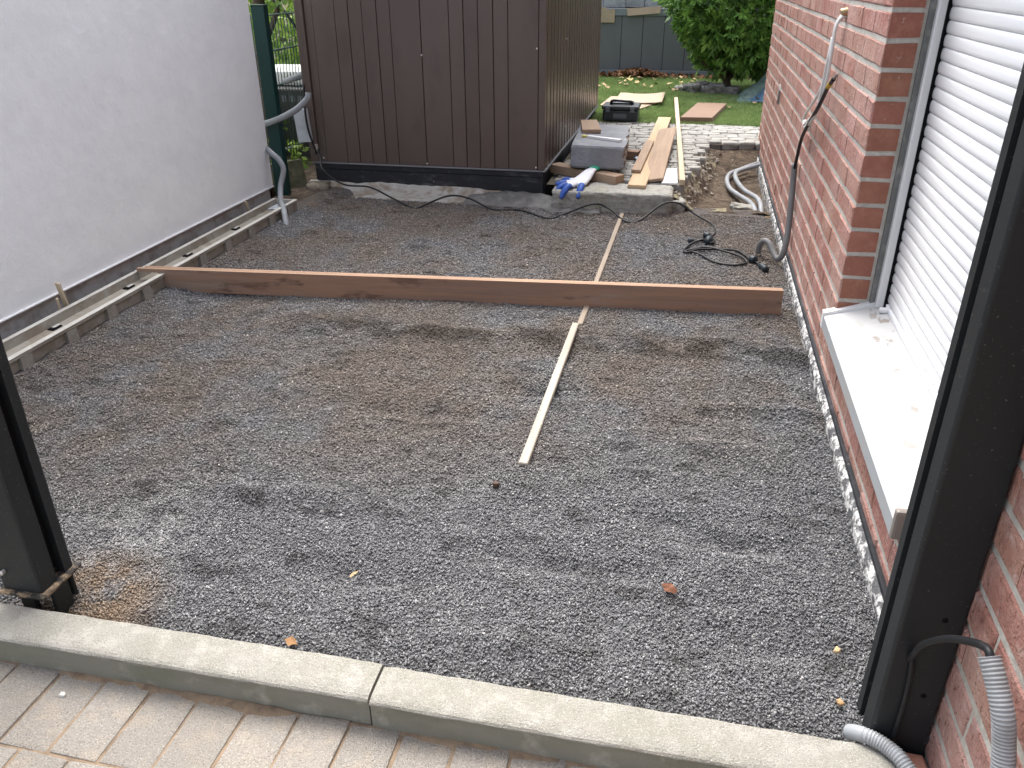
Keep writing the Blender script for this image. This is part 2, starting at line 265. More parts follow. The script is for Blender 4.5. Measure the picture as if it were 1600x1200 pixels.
def cat(pts, n=8):
    P = [np.array(p, float) for p in pts]; P = [2 * P[0] - P[1]] + P + [2 * P[-1] - P[-2]]; out = []
    for i in range(1, len(P) - 2):
        for k in range(n):
            t = k / n; a, b, c, d = P[i - 1:i + 3]
            out.append(.5 * (2 * b + (c - a) * t + (2 * a - 5 * b + 4 * c - d) * t * t + (3 * b - a - 3 * c + d) * t ** 3))
    out.append(P[-2]); return np.array(out)
def tube_me(name, path, r, seg=8, rf=None, caps=True):
    path = np.asarray(path, float); n = len(path); T = np.gradient(path, axis=0); T /= np.linalg.norm(T, axis=1)[:, None] + 1e-9
    u = np.cross(T[0], [0, 0, 1]);
    if np.linalg.norm(u) < .1: u = np.cross(T[0], [1, 0, 0])
    u /= np.linalg.norm(u); v = []
    for i in range(n):
        u = u - T[i] * u.dot(T[i]); u /= np.linalg.norm(u); w_ = np.cross(T[i], u); rr = rf(i, n) if rf else r
        for k in range(seg):
            a = 2 * math.pi * k / seg; v.append(path[i] + rr * (math.cos(a) * u + math.sin(a) * w_))
    f = [(i * seg + k, i * seg + (k + 1) % seg, (i + 1) * seg + (k + 1) % seg, (i + 1) * seg + k) for i in range(n - 1) for k in range(seg)]
    if caps: f += [tuple(range(seg - 1, -1, -1)), tuple((n - 1) * seg + k for k in range(seg))]
    return me_from(name, v, f, True)
def tube(name, pts, r, mat, parent=None, seg=8, n=8, rf=None, raw=False):
    path = np.asarray(pts, float) if raw else cat(pts, n)
    if parent is not None: path = path - np.array(parent.location)
    return obj(name, tube_me(name, path, r, seg, rf), mat, parent)
def resample(path, step):
    d = np.r_[0, np.cumsum(np.linalg.norm(np.diff(path, axis=0), axis=1))]; s = np.arange(0, d[-1], step)
    return np.stack([np.interp(s, d, path[:, i]) for i in range(3)], 1)
_perm = rng.random((256, 256))
def vnoise(x, y):
    xi = np.floor(x).astype(int); yi = np.floor(y).astype(int); fx = x - xi; fy = y - yi
    fx = fx * fx * (3 - 2 * fx); fy = fy * fy * (3 - 2 * fy); g = lambda a, b: _perm[a % 256, b % 256]
    return (g(xi, yi) * (1 - fx) + g(xi + 1, yi) * fx) * (1 - fy) + (g(xi, yi + 1) * (1 - fx) + g(xi + 1, yi + 1) * fx) * fy
def fbm(x, y, o=4):
    s = 0; a = 1; t = 0
    for i in range(o): s = s + a * vnoise(x * 2 ** i + 17 * i, y * 2 ** i + 31 * i); t += a; a *= .5
    return s / t - .5
def grid_me(name, x0, x1, y0, y1, dx, zf, smooth=True):
    nx = int((x1 - x0) / dx) + 2; ny = int((y1 - y0) / dx) + 2
    X, Y = np.meshgrid(np.linspace(x0, x1, nx), np.linspace(y0, y1, ny)); Z = zf(X, Y)
    v = np.stack([X.ravel(), Y.ravel(), Z.ravel()], 1)
    f = [(j * nx + i, j * nx + i + 1, (j + 1) * nx + i + 1, (j + 1) * nx + i) for j in range(ny - 1) for i in range(nx - 1)]
    return me_from(name, v, f, smooth)
def plank(name, a, b, wdt, th, mat, z_is_bottom=True, yaw_extra=0, roll=0, parent=None, bev=.003, label=None, cat_=None, group=None):
    """board from end a to end b (centre line of its underside), width, thickness"""
    a = Vector(a); b = Vector(b); d = b - a; ln = d.length
    me = bevbox(ln, wdt, th, bev, 1, name)
    o = obj(name, me, mat, parent)
    M = Matrix.Identity(3); xa = d.normalized(); ya = Vector((0, 0, 1)).cross(xa).normalized(); za = xa.cross(ya)
    M.col[0] = xa; M.col[1] = ya; M.col[2] = za
    M = M @ Matrix.Rotation(roll, 3, 'X')
    c = (a + b) / 2 + za * (th / 2 if z_is_bottom else 0)
    if parent: c = c - parent.location
    o.matrix_local = Matrix.Translation(c) @ M.to_4x4()
    if label: tag(o, label, cat_, group)
    return o

# ------------------------------------------------------------------ setting: ground, gravel bed, paving
ZG = 0.13
struct(obj('ground', me_from('ground', [(-80, -60, -.34), (80, -60, -.34), (80, 120, -.34), (-80, 120, -.34)], [(0, 1, 2, 3)]), soil_m))
def gz(X, Y):
    z = .020 * fbm(X * 1.3, Y * 1.3, 3) + .022 * fbm(X * 4.5, Y * 5.5, 3)
    z = z + .022 * fbm(X * 13, Y * 16, 2) * np.clip(1.1 - np.abs(Y - 2.2) / 1.6, .25, 1)
    flat = 1 / (1 + np.exp(-(Y - 3.65) * 14)); z = z * (1 - .72 * flat)                      # screeded smooth behind the board
    rough = np.clip(1 - np.abs(Y - (3.27 + .05 * X)) / .13, 0, 1); lum = np.clip(.55 + 2.2 * fbm(X * 4 + 9, Y * 5, 3), 0, 1)
    z = z + .036 * rough * lum * np.clip((X + 2.1) / .5, 0, 1) * (1 - np.exp(-((X + .43) / .13) ** 2)) + .03 * np.exp(-((X + 2.54) / .13) ** 2)                                 # loose ridge left by the board
    for (x, y, rx, ry, dz) in ((.22, 1.95, .16, .05, -.028), (.02, 2.02, .10, .05, -.022), (.18, 2.45, .14, .05, .02), (-.25, 1.75, .2, .04, -.018), (.3, 1.55, .14, .06, -.02), (-.35, 1.42, .2, .04, .012), (-.1, 1.55, .05, .16, -.016), (.1, 1.5, .04, .16, -.014),
                               (-.48, 2.75, .10, .04, -.03), (.35, 2.75, .22, .04, .022), (-.9, 2.5, .3, .05, -.016), (-1.2, 1.9, .25, .05, .014), (-.45, 2.5, .06, .3, .012), (-.8, 1.6, .2, .05, -.016), (.45, 2.15, .07, .2, -.012)):
        z = z + 1.5 * dz * np.exp(-(((X - x) / rx) ** 2 + ((Y - y) / ry) ** 2))
    z = z - .012 * np.exp(-((X - .57) / .06) ** 2) - .045 * np.exp(-(((X + 1.5) / .2) ** 2 + ((Y - 1.32) / .12) ** 2))
    z = z - .02 * np.clip((1.36 - Y) / .08, 0, 1)
    return z + .004
bed_me = grid_me('gravel_bed', -2.80, .572, 1.275, 5.66, .022, gz)
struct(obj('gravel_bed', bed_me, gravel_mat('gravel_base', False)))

# loose chippings: small angular stones, one mesh of octahedral flakes
def scatter(x0, x1, y0, y1, dens, smin, smax):
    n = int((x1 - x0) * (y1 - y0) * dens); X = rng.uniform(x0, x1, n); Y = rng.uniform(y0, y1, n); S_ = smin + (smax - smin) * rng.random(n) ** 1.7; return X, Y, S_
zones = [scatter(-2.2, -1.75, 1.4, 1.95, 30000, .0026, .0052), scatter(-2.53, -2.2, 1.6, 1.95, 26000, .0028, .0052), scatter(-1.75, .57, 1.285, 1.95, 46000, .0024, .0050), scatter(-2.53, .57, 1.95, 2.6, 32000, .0027, .0052), scatter(-2.53, .57, 2.6, 3.75, 19000, .0034, .0058), scatter(-2.53, .57, 3.75, 5.5, 10500, .0042, .0066)]
CX = np.concatenate([q[0] for q in zones]); CY = np.concatenate([q[1] for q in zones]); CS = np.concatenate([q[2] for q in zones]); n = len(CX)
octa = np.array([(1, 0, 0), (-1, 0, 0), (0, 1, 0), (0, -1, 0), (0, 0, 1), (0, 0, -1)], float); of = np.array([(0, 2, 4), (2, 1, 4), (1, 3, 4), (3, 0, 4), (2, 0, 5), (1, 2, 5), (3, 1, 5), (0, 3, 5)])
V = octa[None] + rng.uniform(-.42, .42, (n, 6, 3)); V = V * (CS[:, None] * np.stack([rng.uniform(.8, 1.35, n), rng.uniform(.7, 1.1, n), rng.uniform(.45, .9, n)], 1))[:, None, :]
q = rng.normal(size=(n, 4)); q /= np.linalg.norm(q, axis=1)[:, None]; w_, x_, y_, z_ = q.T
RM = np.stack([np.stack([1 - 2 * (y_ * y_ + z_ * z_), 2 * (x_ * y_ - z_ * w_), 2 * (x_ * z_ + y_ * w_)], 1), np.stack([2 * (x_ * y_ + z_ * w_), 1 - 2 * (x_ * x_ + z_ * z_), 2 * (y_ * z_ - x_ * w_)], 1), np.stack([2 * (x_ * z_ - y_ * w_), 2 * (y_ * z_ + x_ * w_), 1 - 2 * (x_ * x_ + y_ * y_)], 1)], 1)
V = np.einsum('nij,nkj->nki', RM, V) + np.stack([CX, CY, gz(CX, CY) + rng.uniform(-.0005, .0045, n)], 1)[:, None, :]
me = bpy.data.meshes.new('gravel'); me.vertices.add(n * 6); me.vertices.foreach_set('co', V.astype(np.float32).ravel())
F = (of[None] + (np.arange(n) * 6)[:, None, None]).ravel(); me.loops.add(len(F)); me.loops.foreach_set('vertex_index', F.astype(np.int32)); me.polygons.add(n * 8)
me.polygons.foreach_set('loop_start', np.arange(0, len(F), 3)); me.polygons.foreach_set('loop_total', np.full(n * 8, 3))
at = me.attributes.new('chip', 'FLOAT', 'POINT'); at.data.foreach_set('value', np.repeat(rng.random(n), 6).astype(np.float32)); me.update()
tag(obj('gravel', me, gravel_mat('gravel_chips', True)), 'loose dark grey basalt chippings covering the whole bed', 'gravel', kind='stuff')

# drive of concrete pavers in front of the kerb
pave = struct(obj('drive_paving', grid_me('drive_paving', -3.2, .58, -1.3, 1.2, .08, lambda X, Y: -.0575 + .007 * fbm(X * 9, Y * 9, 3)), paversand_m))
pv = [bevbox(.117, .211, .06, .006, 2, 'paver', .0022) for _ in range(5)]
for r in range(11):
    y = 1.083 - r * .2165
    x = -2.9 + (.0 if r % 2 == 0 else .062)
    while x < .53 - (.2 if r else .0):
        if r < 1 and x > .5: break
        o = obj('paver', random.choice(pv), paver_m, pave, (x - .015, y, -.0835 + random.uniform(-.0022, .0022)), (random.uniform(-.009, .009), random.uniform(-.009, .009), random.choice((0, math.pi)) + random.uniform(-.008, .008)))
        x += .1235
# kerb of long concrete stones with rounded nose
kerb = struct(obj('kerb', me_from('kerb_bed', [(-3.3, 1.205, -.2), (.575, 1.205, -.2), (.575, 1.27, -.2), (-3.3, 1.27, -.2), (-3.3, 1.205, -.03), (.575, 1.205, -.03), (.575, 1.27, -.03), (-3.3, 1.27, -.03)],
            [(3, 2, 1, 0), (4, 5, 6, 7), (0, 1, 5, 4), (1, 2, 6, 5), (2, 3, 7, 6), (3, 0, 4, 7)]), soil_m))
prof = [(1.186, -.22), (1.184, .0205), (1.1775, .0225), (1.1775, .0255), (1.181, .0300), (1.189, .0335), (1.201, .0358), (1.216, .0368), (1.276, .0375), (1.281, .0350), (1.284, .029), (1.284, -.22)]
def kerbstone(x0, x1, dz, yaw):
    n = max(4, int((x1 - x0) / .025)); v = []; f = []; k = len(prof)
    for i in range(n + 1):
        x = x0 + (x1 - x0) * i / n; e = .0025 if i in (0, n) else 0
        for j, (y, z) in enumerate(prof):
            hh = 0.0004 * math.sin(x * 91 + j * 2.1) + .0006 * math.sin(x * 37 + j)
            yc = 1.235 + (y - 1.235) * (1 - e * 8)
            v.append((x, yc + hh + (x - x0) * yaw, z - e + dz + hh * .6))
    f = [(i * k + j, (i + 1) * k + j, (i + 1) * k + j + 1, i * k + j + 1) for i in range(n) for j in range(k - 1)]
    f += [tuple(range(k - 1, -1, -1)), tuple(n * k + j for j in range(k))]
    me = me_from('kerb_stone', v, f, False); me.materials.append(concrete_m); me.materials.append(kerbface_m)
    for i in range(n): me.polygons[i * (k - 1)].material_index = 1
    return obj('kerb_stone', me, None, kerb)
kerbstone(-3.2, -1.7, 0, 0); kerbstone(-1.694, -.584, 0, .004); kerbstone(-.578, .515, -.0015, -.002)
v = []; f = []; xs = np.arange(-2.9, .51, .012)          # sand and crumbs swept against the foot of the kerb
for x in xs:
    n_ = max(0., float(fbm(np.array(x * 7.), np.array(3.3), 3)) + .12); m_ = float(fbm(np.array(x * 40.), np.array(8.), 2))
    v += [(x, 1.1865, -.0535 + .022 * n_ + .004 * m_), (x, 1.182 - .035 * n_, -.0530 + .009 * n_ + .003 * m_), (x, 1.177 - .07 * n_ + .006 * m_, -.0575)]
f = [(i * 3 + j, i * 3 + j + 1, i * 3 + j + 4, i * 3 + j + 3) for i in range(len(xs) - 1) for j in range(2)]
struct(obj('sand_fillet', me_from('sand_fillet', v, f, True), paversand_m))
# small leftover of red paver at the kerb's end, between post and wall
e_ = boxo('paver_end', (.522, 1.205, -.05), (.58, 1.292, .022), mk('red_paver', (0.36, 0.17, 0.12), [((0.42, 0.30, 0.24), 12, .45, .65, U, .8)], rough=.9, bump=[(60, .004, U, 4)]), kerb, .006, 1, .003)

# ------------------------------------------------------------------ brick house
XW = .585; P0, PZ = .003, .0889; JT = .017; Y0, Y1 = -1.5, 7.70; WY0, WY1, WZ0, WZ1 = 1.71, 3.026, .27, P0 + PZ * 19
house = tag(empty('brick_house', (XW, 3.0, 0)), 'red brick house wall with rolled-down white window shutter on the right', 'house')
hl = house.location
xm = XW + .0045
parts = [((xm, Y0, -.02), (.70, WY0 - .006, 2.95)), ((xm, WY1 + .006, -.02), (.70, Y1, 2.95)), ((xm, WY0 - .006, -.02), (.70, WY1 + .006, .262)), ((xm, WY0 - .006, WZ1), (.70, WY1 + .006, 2.95))]
v = []; f = []
for a, b in parts:
    i = len(v); v += [(a[0], a[1], a[2]), (b[0], a[1], a[2]), (b[0], b[1], a[2]), (a[0], b[1], a[2]), (a[0], a[1], b[2]), (b[0], a[1], b[2]), (b[0], b[1], b[2]), (a[0], b[1], b[2])]
    f += [(i, i + 3, i + 2, i + 1), (i + 4, i + 5, i + 6, i + 7), (i, i + 1, i + 5, i + 4), (i + 1, i + 2, i + 6, i + 5), (i + 2, i + 3, i + 7, i + 6), (i + 3, i, i + 4, i + 7)]
wall = obj('wall', me_from('wall', [np.array(p) - np.array(hl) for p in v], f), mortar_m, house)
def brick_verts(L, H, seed):
    r = random.Random(seed); j = lambda s: r.uniform(-s, s); v = []
    D = .10; ch = .005
    for (x, ins) in ((D, 0), (.004, 0), (0, ch)):
        for (sy, sz) in ((-1, -1), (1, -1), (1, 1), (-1, 1)):
            v.append((x + (j(.0015) if x < .01 else 0), sy * (L / 2 - ins) + j(.0022), sz * (H / 2 - ins) + j(.0022)))
    return v
BF = [(0, 1, 2, 3), (8, 11, 10, 9)] + [(a, (a + 1) % 4 if a % 4 != 3 else a - 3, 0, 0) for a in ()]
for base in (0, 4):
    for k in range(4):
        a, b = base + k, base + (k + 1) % 4; BF.append((a, a + 4, b + 4, b))
bricks = []
LP = .2445
for k in range(33):
    z0 = P0 + k * PZ; zc = z0 + PZ / 2; segs = [(Y0, Y1)]
    if WZ0 - .01 < zc < WZ1: segs = [(Y0, WY0), (WY1, Y1)]
    for si, (a, b) in enumerate(segs):
        off = (0, .5, .12, .62)[k % 4] * LP; y = a
        first = LP * (.5 if k % 2 else 1.0) if a == WY1 else (LP - off if off > .03 else LP)
        while y < b - .03:
            L = first if y == a else LP
            e = min(y + L, b)
            if b - e < .055: e = b
            ya = y + (0 if y == a else .0035); yb = e - (0 if e == b else .0035)
            bricks.append(((ya + yb) / 2, zc, yb - ya, PZ - JT)); y = e
cand = [b for b in bricks if b[1] < 1.47 and .95 < b[0]]
cand.sort(key=lambda b: (b[0]) ** 2 + .4 * (b[1] - 1.0) ** 2); near = set(cand[:300])
variants = {}
sv = []; sf = []
wl = np.array(hl)
for i, (yc, zc, L, H) in enumerate(bricks):
    if (yc, zc, L, H) in near:
        key = (round(L, 3), i % 4)
        if key not in variants:
            bm_ = me_from('brick', brick_verts(L, H, i), BF); bm_.materials.append(brick_m); bm_.materials.append(brickend_m)
            for p in bm_.polygons:
                if abs(p.normal.y) > .9: p.material_index = 1
            variants[key] = bm_
        obj('brick', variants[key], brick_m, wall, (random.uniform(-.0015, .0018), yc - hl.y, zc), (random.uniform(-.006, .006), 0, random.uniform(-.006, .006)))
    else:
        n0 = len(sv); sv += [(p[0] + random.uniform(-.0015, .0015), p[1] + yc - hl.y, p[2] + zc) for p in brick_verts(L, H, i)]; sf += [tuple(q + n0 for q in fc) for fc in BF]
o = obj('far_bricks', me_from('far_bricks', sv, sf), brick_m, wall); o['kind'] = 'stuff'
boxo('wall_core', (.80, Y0 + .02, -.3), (5.5, Y1 - .02, 2.94), wall_in_m, house)
boxo('roof', (.56, Y0 - .03, 2.955), (5.6, Y1 + .03, 3.08), fence_m, house)
def gface(name, mat):
    # foundation strip under the bricks: uneven face with bitumen coat and render remains
    v = []; f = []; ys = np.arange(1.3, 7.70, .02); prof_ = ((.560, -.32), (.560, -.1), (.560, .0), (.561, .022), (.568, .036), (.590, .050)); k = len(prof_)
    for i, y in enumerate(ys):
        for j, (x, z) in enumerate(prof_):
            e = .008 * float(fbm(np.array(y * 7.), np.array(j * .7), 3)) + .005 * float(fbm(np.array(y * 26.), np.array(j * 1.7 + 5), 2))
            v.append((x + (e if j < 5 else 0), y, z + (.5 * e if 2 < j < 5 else 0)))
    f = [(i * k + j, i * k + j + 1, (i + 1) * k + j + 1, (i + 1) * k + j) for i in range(len(ys) - 1) for j in range(k - 1)]
    return obj(name, me_from(name, [np.array(p) - wl for p in v], f), mat, house)
gface('foundation', found_m)
boxo('damp_strip', (.574, 1.3, .040), (.60, 7.69, .060), bitumen_m, house, .003)
# window: sill, shutter with slats, guide rails
sp_ = [(.545, .252), (.545, .298), (.549, .3015), (.742, .357), (.742, .352), (.551, .2965), (.549, .252)]
v = []; f = []; ys = np.linspace(1.70, 3.022, 30); k = len(sp_)
for y in ys:
    for (x, z) in sp_: v.append((x - hl.x, y - hl.y, z))
f = [(i * k + j, i * k + (j + 1) % k, (i + 1) * k + (j + 1) % k, (i + 1) * k + j) for i in range(len(ys) - 1) for j in range(k)] + [tuple(range(k)), tuple((len(ys) - 1) * k + j for j in range(k - 1, -1, -1))]
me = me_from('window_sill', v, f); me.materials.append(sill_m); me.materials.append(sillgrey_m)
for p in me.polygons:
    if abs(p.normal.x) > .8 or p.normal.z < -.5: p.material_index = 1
sill = obj('window_sill', me, None, house)
boxo('sill_bed', (.60, 1.712, .256), (.76, 3.02, .30), mortar_m, house, .002)
v0 = (.546, 3.008, .2975)
o = obj('end_cap', me_from('end_cap', [(.543, 3.005, .25), (.72, 3.005, .30), (.72, 3.005, .366), (.543, 3.005, .311), (.543, 3.04, .25), (.72, 3.04, .30), (.72, 3.04, .366), (.543, 3.04, .311)],
      [(0, 1, 2, 3), (7, 6, 5, 4), (0, 4, 5, 1), (1, 5, 6, 2), (2, 6, 7, 3), (3, 7, 4, 0)]), rail_m, sill)
for vv in o.data.vertices: vv.co -= hl
o = boxo('end_cap', (.541, 1.690, .256), (.62, 1.712, .336), plastic_m, None, .008, 2); o.parent = sill; o.location -= hl
o['label'] = 'taupe plastic end cap of the sill beside the post'
boxo('sealant', (.697, 3.012, .355), (.716, 3.034, WZ1), mk('grey_sealant', (0.14, 0.145, 0.14), [((0.30, 0.29, 0.27), 22, .5, .7, U, .6)], rough=.9, bump=[(60, .003, U, 3)]), house, .002)
for (ya, yb) in ((2.984, 3.018), (1.716, 1.75)):
    gr = boxo('guide_rail', (.714, ya, .352), (.762, yb, WZ1), rail_m, house, .003)
    o = boxo('rail_groove', (.712, ya + .012, .36), (.7135, ya + .017, WZ1), sillgrey_m, None, .0004); o.parent = gr; o.location = Vector((-.0245, -.002, 0))
    yy_ = ya - .006 if ya > 2 else yb + .001
    boxo('rail_seal', (.738, yy_, .352), (.76, yy_ + .005, WZ1), black_m, house, .001)
shut = obj('shutter', bevbox(.006, 1.23, 1.36, 0, 1, 'shutter_back'), mk('slat_gap', (0.55, 0.56, 0.58), rough=.6), house, (.765 - hl.x, 2.365 - hl.y, 1.03))
SPI = .0390; pr = [(.008, -.0193), (.0025, -.0190), (-.0008, -.0150), (-.0022, -.006), (-.0022, .004), (-.0010, .0120), (.0015, .0175), (.008, .0193)]
v = [(x, sy * .613, z) for sy in (-1, 1) for (x, z) in pr]; k = len(pr)
slat_me = me_from('slat', v, [(j, j + 1, k + j + 1, k + j) for j in range(k - 1)] + [tuple(range(k - 1, -1, -1)), tuple(range(k, 2 * k))], False)
for p in slat_me.polygons: p.use_smooth = len(p.vertices) == 4
z = .395
while z < 1.68:
    obj('slat', slat_me, shutter_m, shut, (.750 - .765, 0, z - 1.03)); z += SPI
boxo('bottom_slat', (.744, 1.755, .347), (.764, 2.977, .374), shutter_m, None, .004, 2)
o = bpy.data.objects['bottom_slat']; o.parent = shut; o.location -= Vector((.765, 2.365, 1.03))
o = tube('stop_plug', [(.752, 2.93, .366), (.735, 2.932, .364), (.716, 2.934, .363)], .011, rail_m, None, 12, 3); o.parent = shut; o.location = Vector((-.765, -2.365, -1.03))
# cable bracket on the wall
o = obj('wall_bracket', me_from('wall_bracket', [(.586, 6.23, .70), (.586, 6.31, .74), (.586, 6.29, .60), (.572, 6.24, .71), (.572, 6.31, .74), (.572, 6.28, .62)], [(0, 1, 4, 3), (1, 2, 5, 4), (2, 0, 3, 5), (3, 4, 5), (0, 2, 1)]), mk('bracket_grey', (0.25, 0.24, 0.23), rough=.6), house)
for vv in o.data.vertices: vv.co -= hl

# ------------------------------------------------------------------ white rendered building on the left
wb = tag(empty('white_building', (-2.82, 1.5, 0)), 'white rendered building wall along the left edge above a grey plinth', 'building')
def wz(name, x, y0, y1, z0, z1, x2, step, mat, amp):
    ys = np.arange(y0, y1 + step / 2, step); zs = np.arange(z0, z1 + step / 2, step); Yg, Zg = np.meshgrid(ys, zs)
    Xg = x + amp * fbm(Yg * 1.1, Zg * 1.1, 3); ny = len(ys); v = [(a, b, c) for a, b, c in zip(Xg.ravel(), Yg.ravel(), Zg.ravel())]
    f = [(j * ny + i, j * ny + i + 1, (j + 1) * ny + i + 1, (j + 1) * ny + i) for j in range(len(zs) - 1) for i in range(ny - 1)]
    nb = len(v); v += [(x2, y0, z0), (x2, y1, z0), (x2, y1, zs[-1]), (x2, y0, zs[-1])]
    A = lambda j, i: j * ny + i; J = len(zs) - 1; I = ny - 1
    f += [[nb + 3, nb + 2, nb + 1, nb], [nb, nb + 1] + [A(0, i) for i in range(I, -1, -1)], [nb + 2, nb + 3] + [A(J, i) for i in range(0, I + 1)],
          [nb + 1, nb + 2] + [A(j, I) for j in range(J, -1, -1)], [nb + 3, nb] + [A(j, 0) for j in range(0, J + 1)]]
    return obj(name, me_from(name, [np.array(p) - np.array(wb.location) for p in v], f), mat, wb)
wz('rendered_wall', -2.82, -1.5, 5.215, .133, 2.75, -7, .06, stucco_m, .008)
boxo('drip_edge', (-2.83, -1.5, .125), (-2.8085, 5.213, .134), rail_m, wb, .002)
boxo('plinth', (-6.9, -1.48, -.32), (-2.834, 5.19, .1245), plinth_m, wb, .004)

# ------------------------------------------------------------------ metal shed
shed = tag(empty('garden_shed', (-1.86, 5.7, .2)), 'dark brown ribbed metal garden shed on a black plinth', 'shed')
sl_ = shed.location
boxo('shed_body', (-2.725, 5.722, .20), (-1.0, 8.89, 2.2), black_m, shed, .002)
gx = [-2.675, -2.614, -2.45, -2.351, -2.253, -2.149, -2.053, -1.842, -1.644, -1.544, -1.445, -1.342, -1.241, -1.034]
for i in range(len(gx) - 1):
    a, b = gx[i], gx[i + 1]; dy = .008 if i == 0 else (0.0015 if i % 2 else -.001)
    o = boxo('wall_panel', (a + .0022, 5.700 + dy, .206), (b - .0022, 5.7135 + dy, 2.2), shed_m, shed, .0035, 2)
boxo('corner_post', (-2.738, 5.688, .206), (-2.677, 5.73, 2.2), shed_m, shed, .006, 2)
boxo('corner_post', (-1.032, 5.692, .206), (-.984, 5.735, 2.2), shed_m, shed, .006, 2)
y = 5.74; k = 0
while y < 8.84:
    wd = (.045, .10, .055, .085)[k % 4]
    boxo('wall_panel', (-1.004, y + .002, .206), (-.990 + (.004 if k % 2 else 0), min(y + wd, 8.87) - .002, 2.2), shed_m, shed, .003, 2); y += wd; k += 1
boxo('corner_post', (-1.02, 8.86, .206), (-.982, 8.9, 2.2), shed_m, shed, .006, 2)
boxo('flashing', (-2.73, 5.684, .196), (-.978, 5.72, .2055), shedlip_m, shed, .002)
boxo('flashing', (-1.02, 5.721, .190), (-.976, 8.89, .2055), shedlip_m, shed, .002)
boxo('roof', (-2.80, 5.62, 2.205), (-.92, 8.97, 2.27), shed_m, shed, .006, 2)
scr = bevbox(.012, .008, .012, .003, 1, 'screw')
for (x, z) in ((-1.842, .95), (-1.842, .222), (-1.045, .225), (-1.045, 1.0), (-2.64, .235)):
    obj('screw', scr, screw_m, shed, Vector((x, 5.696 if x > -2 else 5.697, z)) - sl_)
for (yy_, z) in ((6.6, 1.0), (6.62, .36), (8.0, .5)):
    obj('screw', scr, screw_m, shed, Vector((-.984, yy_, z)) - sl_, (0, 0, math.pi / 2))
boxo('hinge', (-2.70, 5.672, .285), (-2.668, 5.69, .335), mk('hinge_steel', (0.34, 0.30, 0.27), rough=.5), shed, .003)
# plinth with bitumen coat on an uneven pale footing
def wavy(name, x0, x1, yf, z0, zt, mat, amp, yback=8.85):
    xs = np.linspace(x0, x1, 60); zs = (z0, (z0 + zt) / 2, zt); v = []; f = []
    for i, x in enumerate(xs):
        for j, z in enumerate(zs): v.append((x, yf + amp * fbm(np.array(x * 8.), np.array(j * 2.3), 3), z + (amp * .6 * fbm(np.array(x * 6.), np.array(9.), 3) if j == 2 else 0)))
        v.append((x, yback, zt - .001))
    k = 4; f = [(i * k + j, (i + 1) * k + j, (i + 1) * k + j + 1, i * k + j + 1) for i in range(59) for j in range(3)]
    f += [(3, 2, 1, 0), tuple(59 * k + j for j in range(4))]
    return obj(name, me_from(name, [np.array(p) - np.array(sl_) for p in v], f), mat, shed)
boxo('plinth', (-2.715, 5.700, -.2), (-1.0, 8.85, .1955), bitumen_m, shed, .003)
boxo('plinth_board', (-2.71, 5.690, .158), (-.992, 5.7005, .1945), bitumen_m, shed, .003)
wavy('bitumen_coat', -2.70, -.996, 5.688, -.05, .155, bitumen_m, .012, 5.70)
v = []; f = []; xs = np.linspace(-2.76, -1.02, 90)
for i, x in enumerate(xs):
    nx_ = float(fbm(np.array(x * 5.), np.array(2.), 4)); top = .066 + .05 * nx_ - .055 * max(0, (x + 1.6) / .6)
    yb = 5.655; 
    for j, (y, z) in enumerate(((5.44 + .05 * nx_, -.05), (5.47 + .05 * nx_, .008), (5.56 + .03 * nx_, .012 + .02 * nx_), (5.648, .022 + .01 * nx_), (5.667, top - .012), (5.675, top), (5.70, top + .004))): v.append((x, y, z))
k = 7; f = [(i * k + j, (i + 1) * k + j, (i + 1) * k + j + 1, i * k + j + 1) for i in range(89) for j in range(6)]
obj('footing', me_from('footing', [np.array(p) - np.array(sl_) for p in v], f, True), footing_m, shed)

# ------------------------------------------------------------------ drainage channels along the white wall
def channel(y0, y1, ribs, slots, label):
    root = tag(empty('drain_channel', (-2.62, y0, 0)), label, 'drain channel', 'drainage channels along the white wall'); L0 = root.location
    pr = [(-2.705, -.04), (-2.705, .088), (-2.713, .090), (-2.713, .1), (-2.692, .1), (-2.688, .062), (-2.60, .055), (-2.566, .062), (-2.562, .1), (-2.538, .1), (-2.538, .088), (-2.552, .084), (-2.556, -.04)]
    ys = np.linspace(y0, y1, 24); k = len(pr); v = [(x + .0012 * math.sin(y * 17 + j), y, z) for y in ys for j, (x, z) in enumerate(pr)]
    f = [(i * k + j, i * k + j + 1, (i + 1) * k + j + 1, (i + 1) * k + j) for i in range(23) for j in range(k - 1)] + [tuple(range(k - 1, -1, -1)), tuple(23 * k + j for j in range(k))]
    obj('channel_body', me_from('channel_body', [np.array(p) - np.array(L0) for p in v], f), polymer_m, root)
    boxo('rim', (-2.5625, y0 + .002, .0995), (-2.537, y1 - .002, .1035), rim_m, root, .001)
    boxo('rim', (-2.714, y0 + .002, .0995), (-2.691, y1 - .002, .1035), rim_m, root, .001)
    for y in ribs:
        o = obj('rib', me_from('rib', [np.array(p) - np.array(L0) for p in [(-2.555, y - .03, .086), (-2.555, y + .03, .086), (-2.537, y + .03, .086), (-2.537, y - .03, .086), (-2.555, y - .034, -.02), (-2.555, y + .034, -.02), (-2.533, y + .034, -.02), (-2.533, y - .034, -.02)]],
            [(0, 1, 2, 3), (0, 3, 7, 4), (3, 2, 6, 7), (2, 1, 5, 6)]), rib_m, root)
    for y in slots:
        boxo('lock_slot', (-2.684, y - .03, .0605), (-2.652, y + .03, .0665), black_m, root, .002)
        boxo('lock_bar', (-2.676, y - .012, .066), (-2.660, y + .03, .0705), rim_m, root, .002)
    return root
channel(1.5, 3.46, (2.02, 2.26, 2.5, 2.77, 3.04, 3.31), (2.3, 2.823, 3.35), 'grey drainage channel in front of the long board, by the white wall')
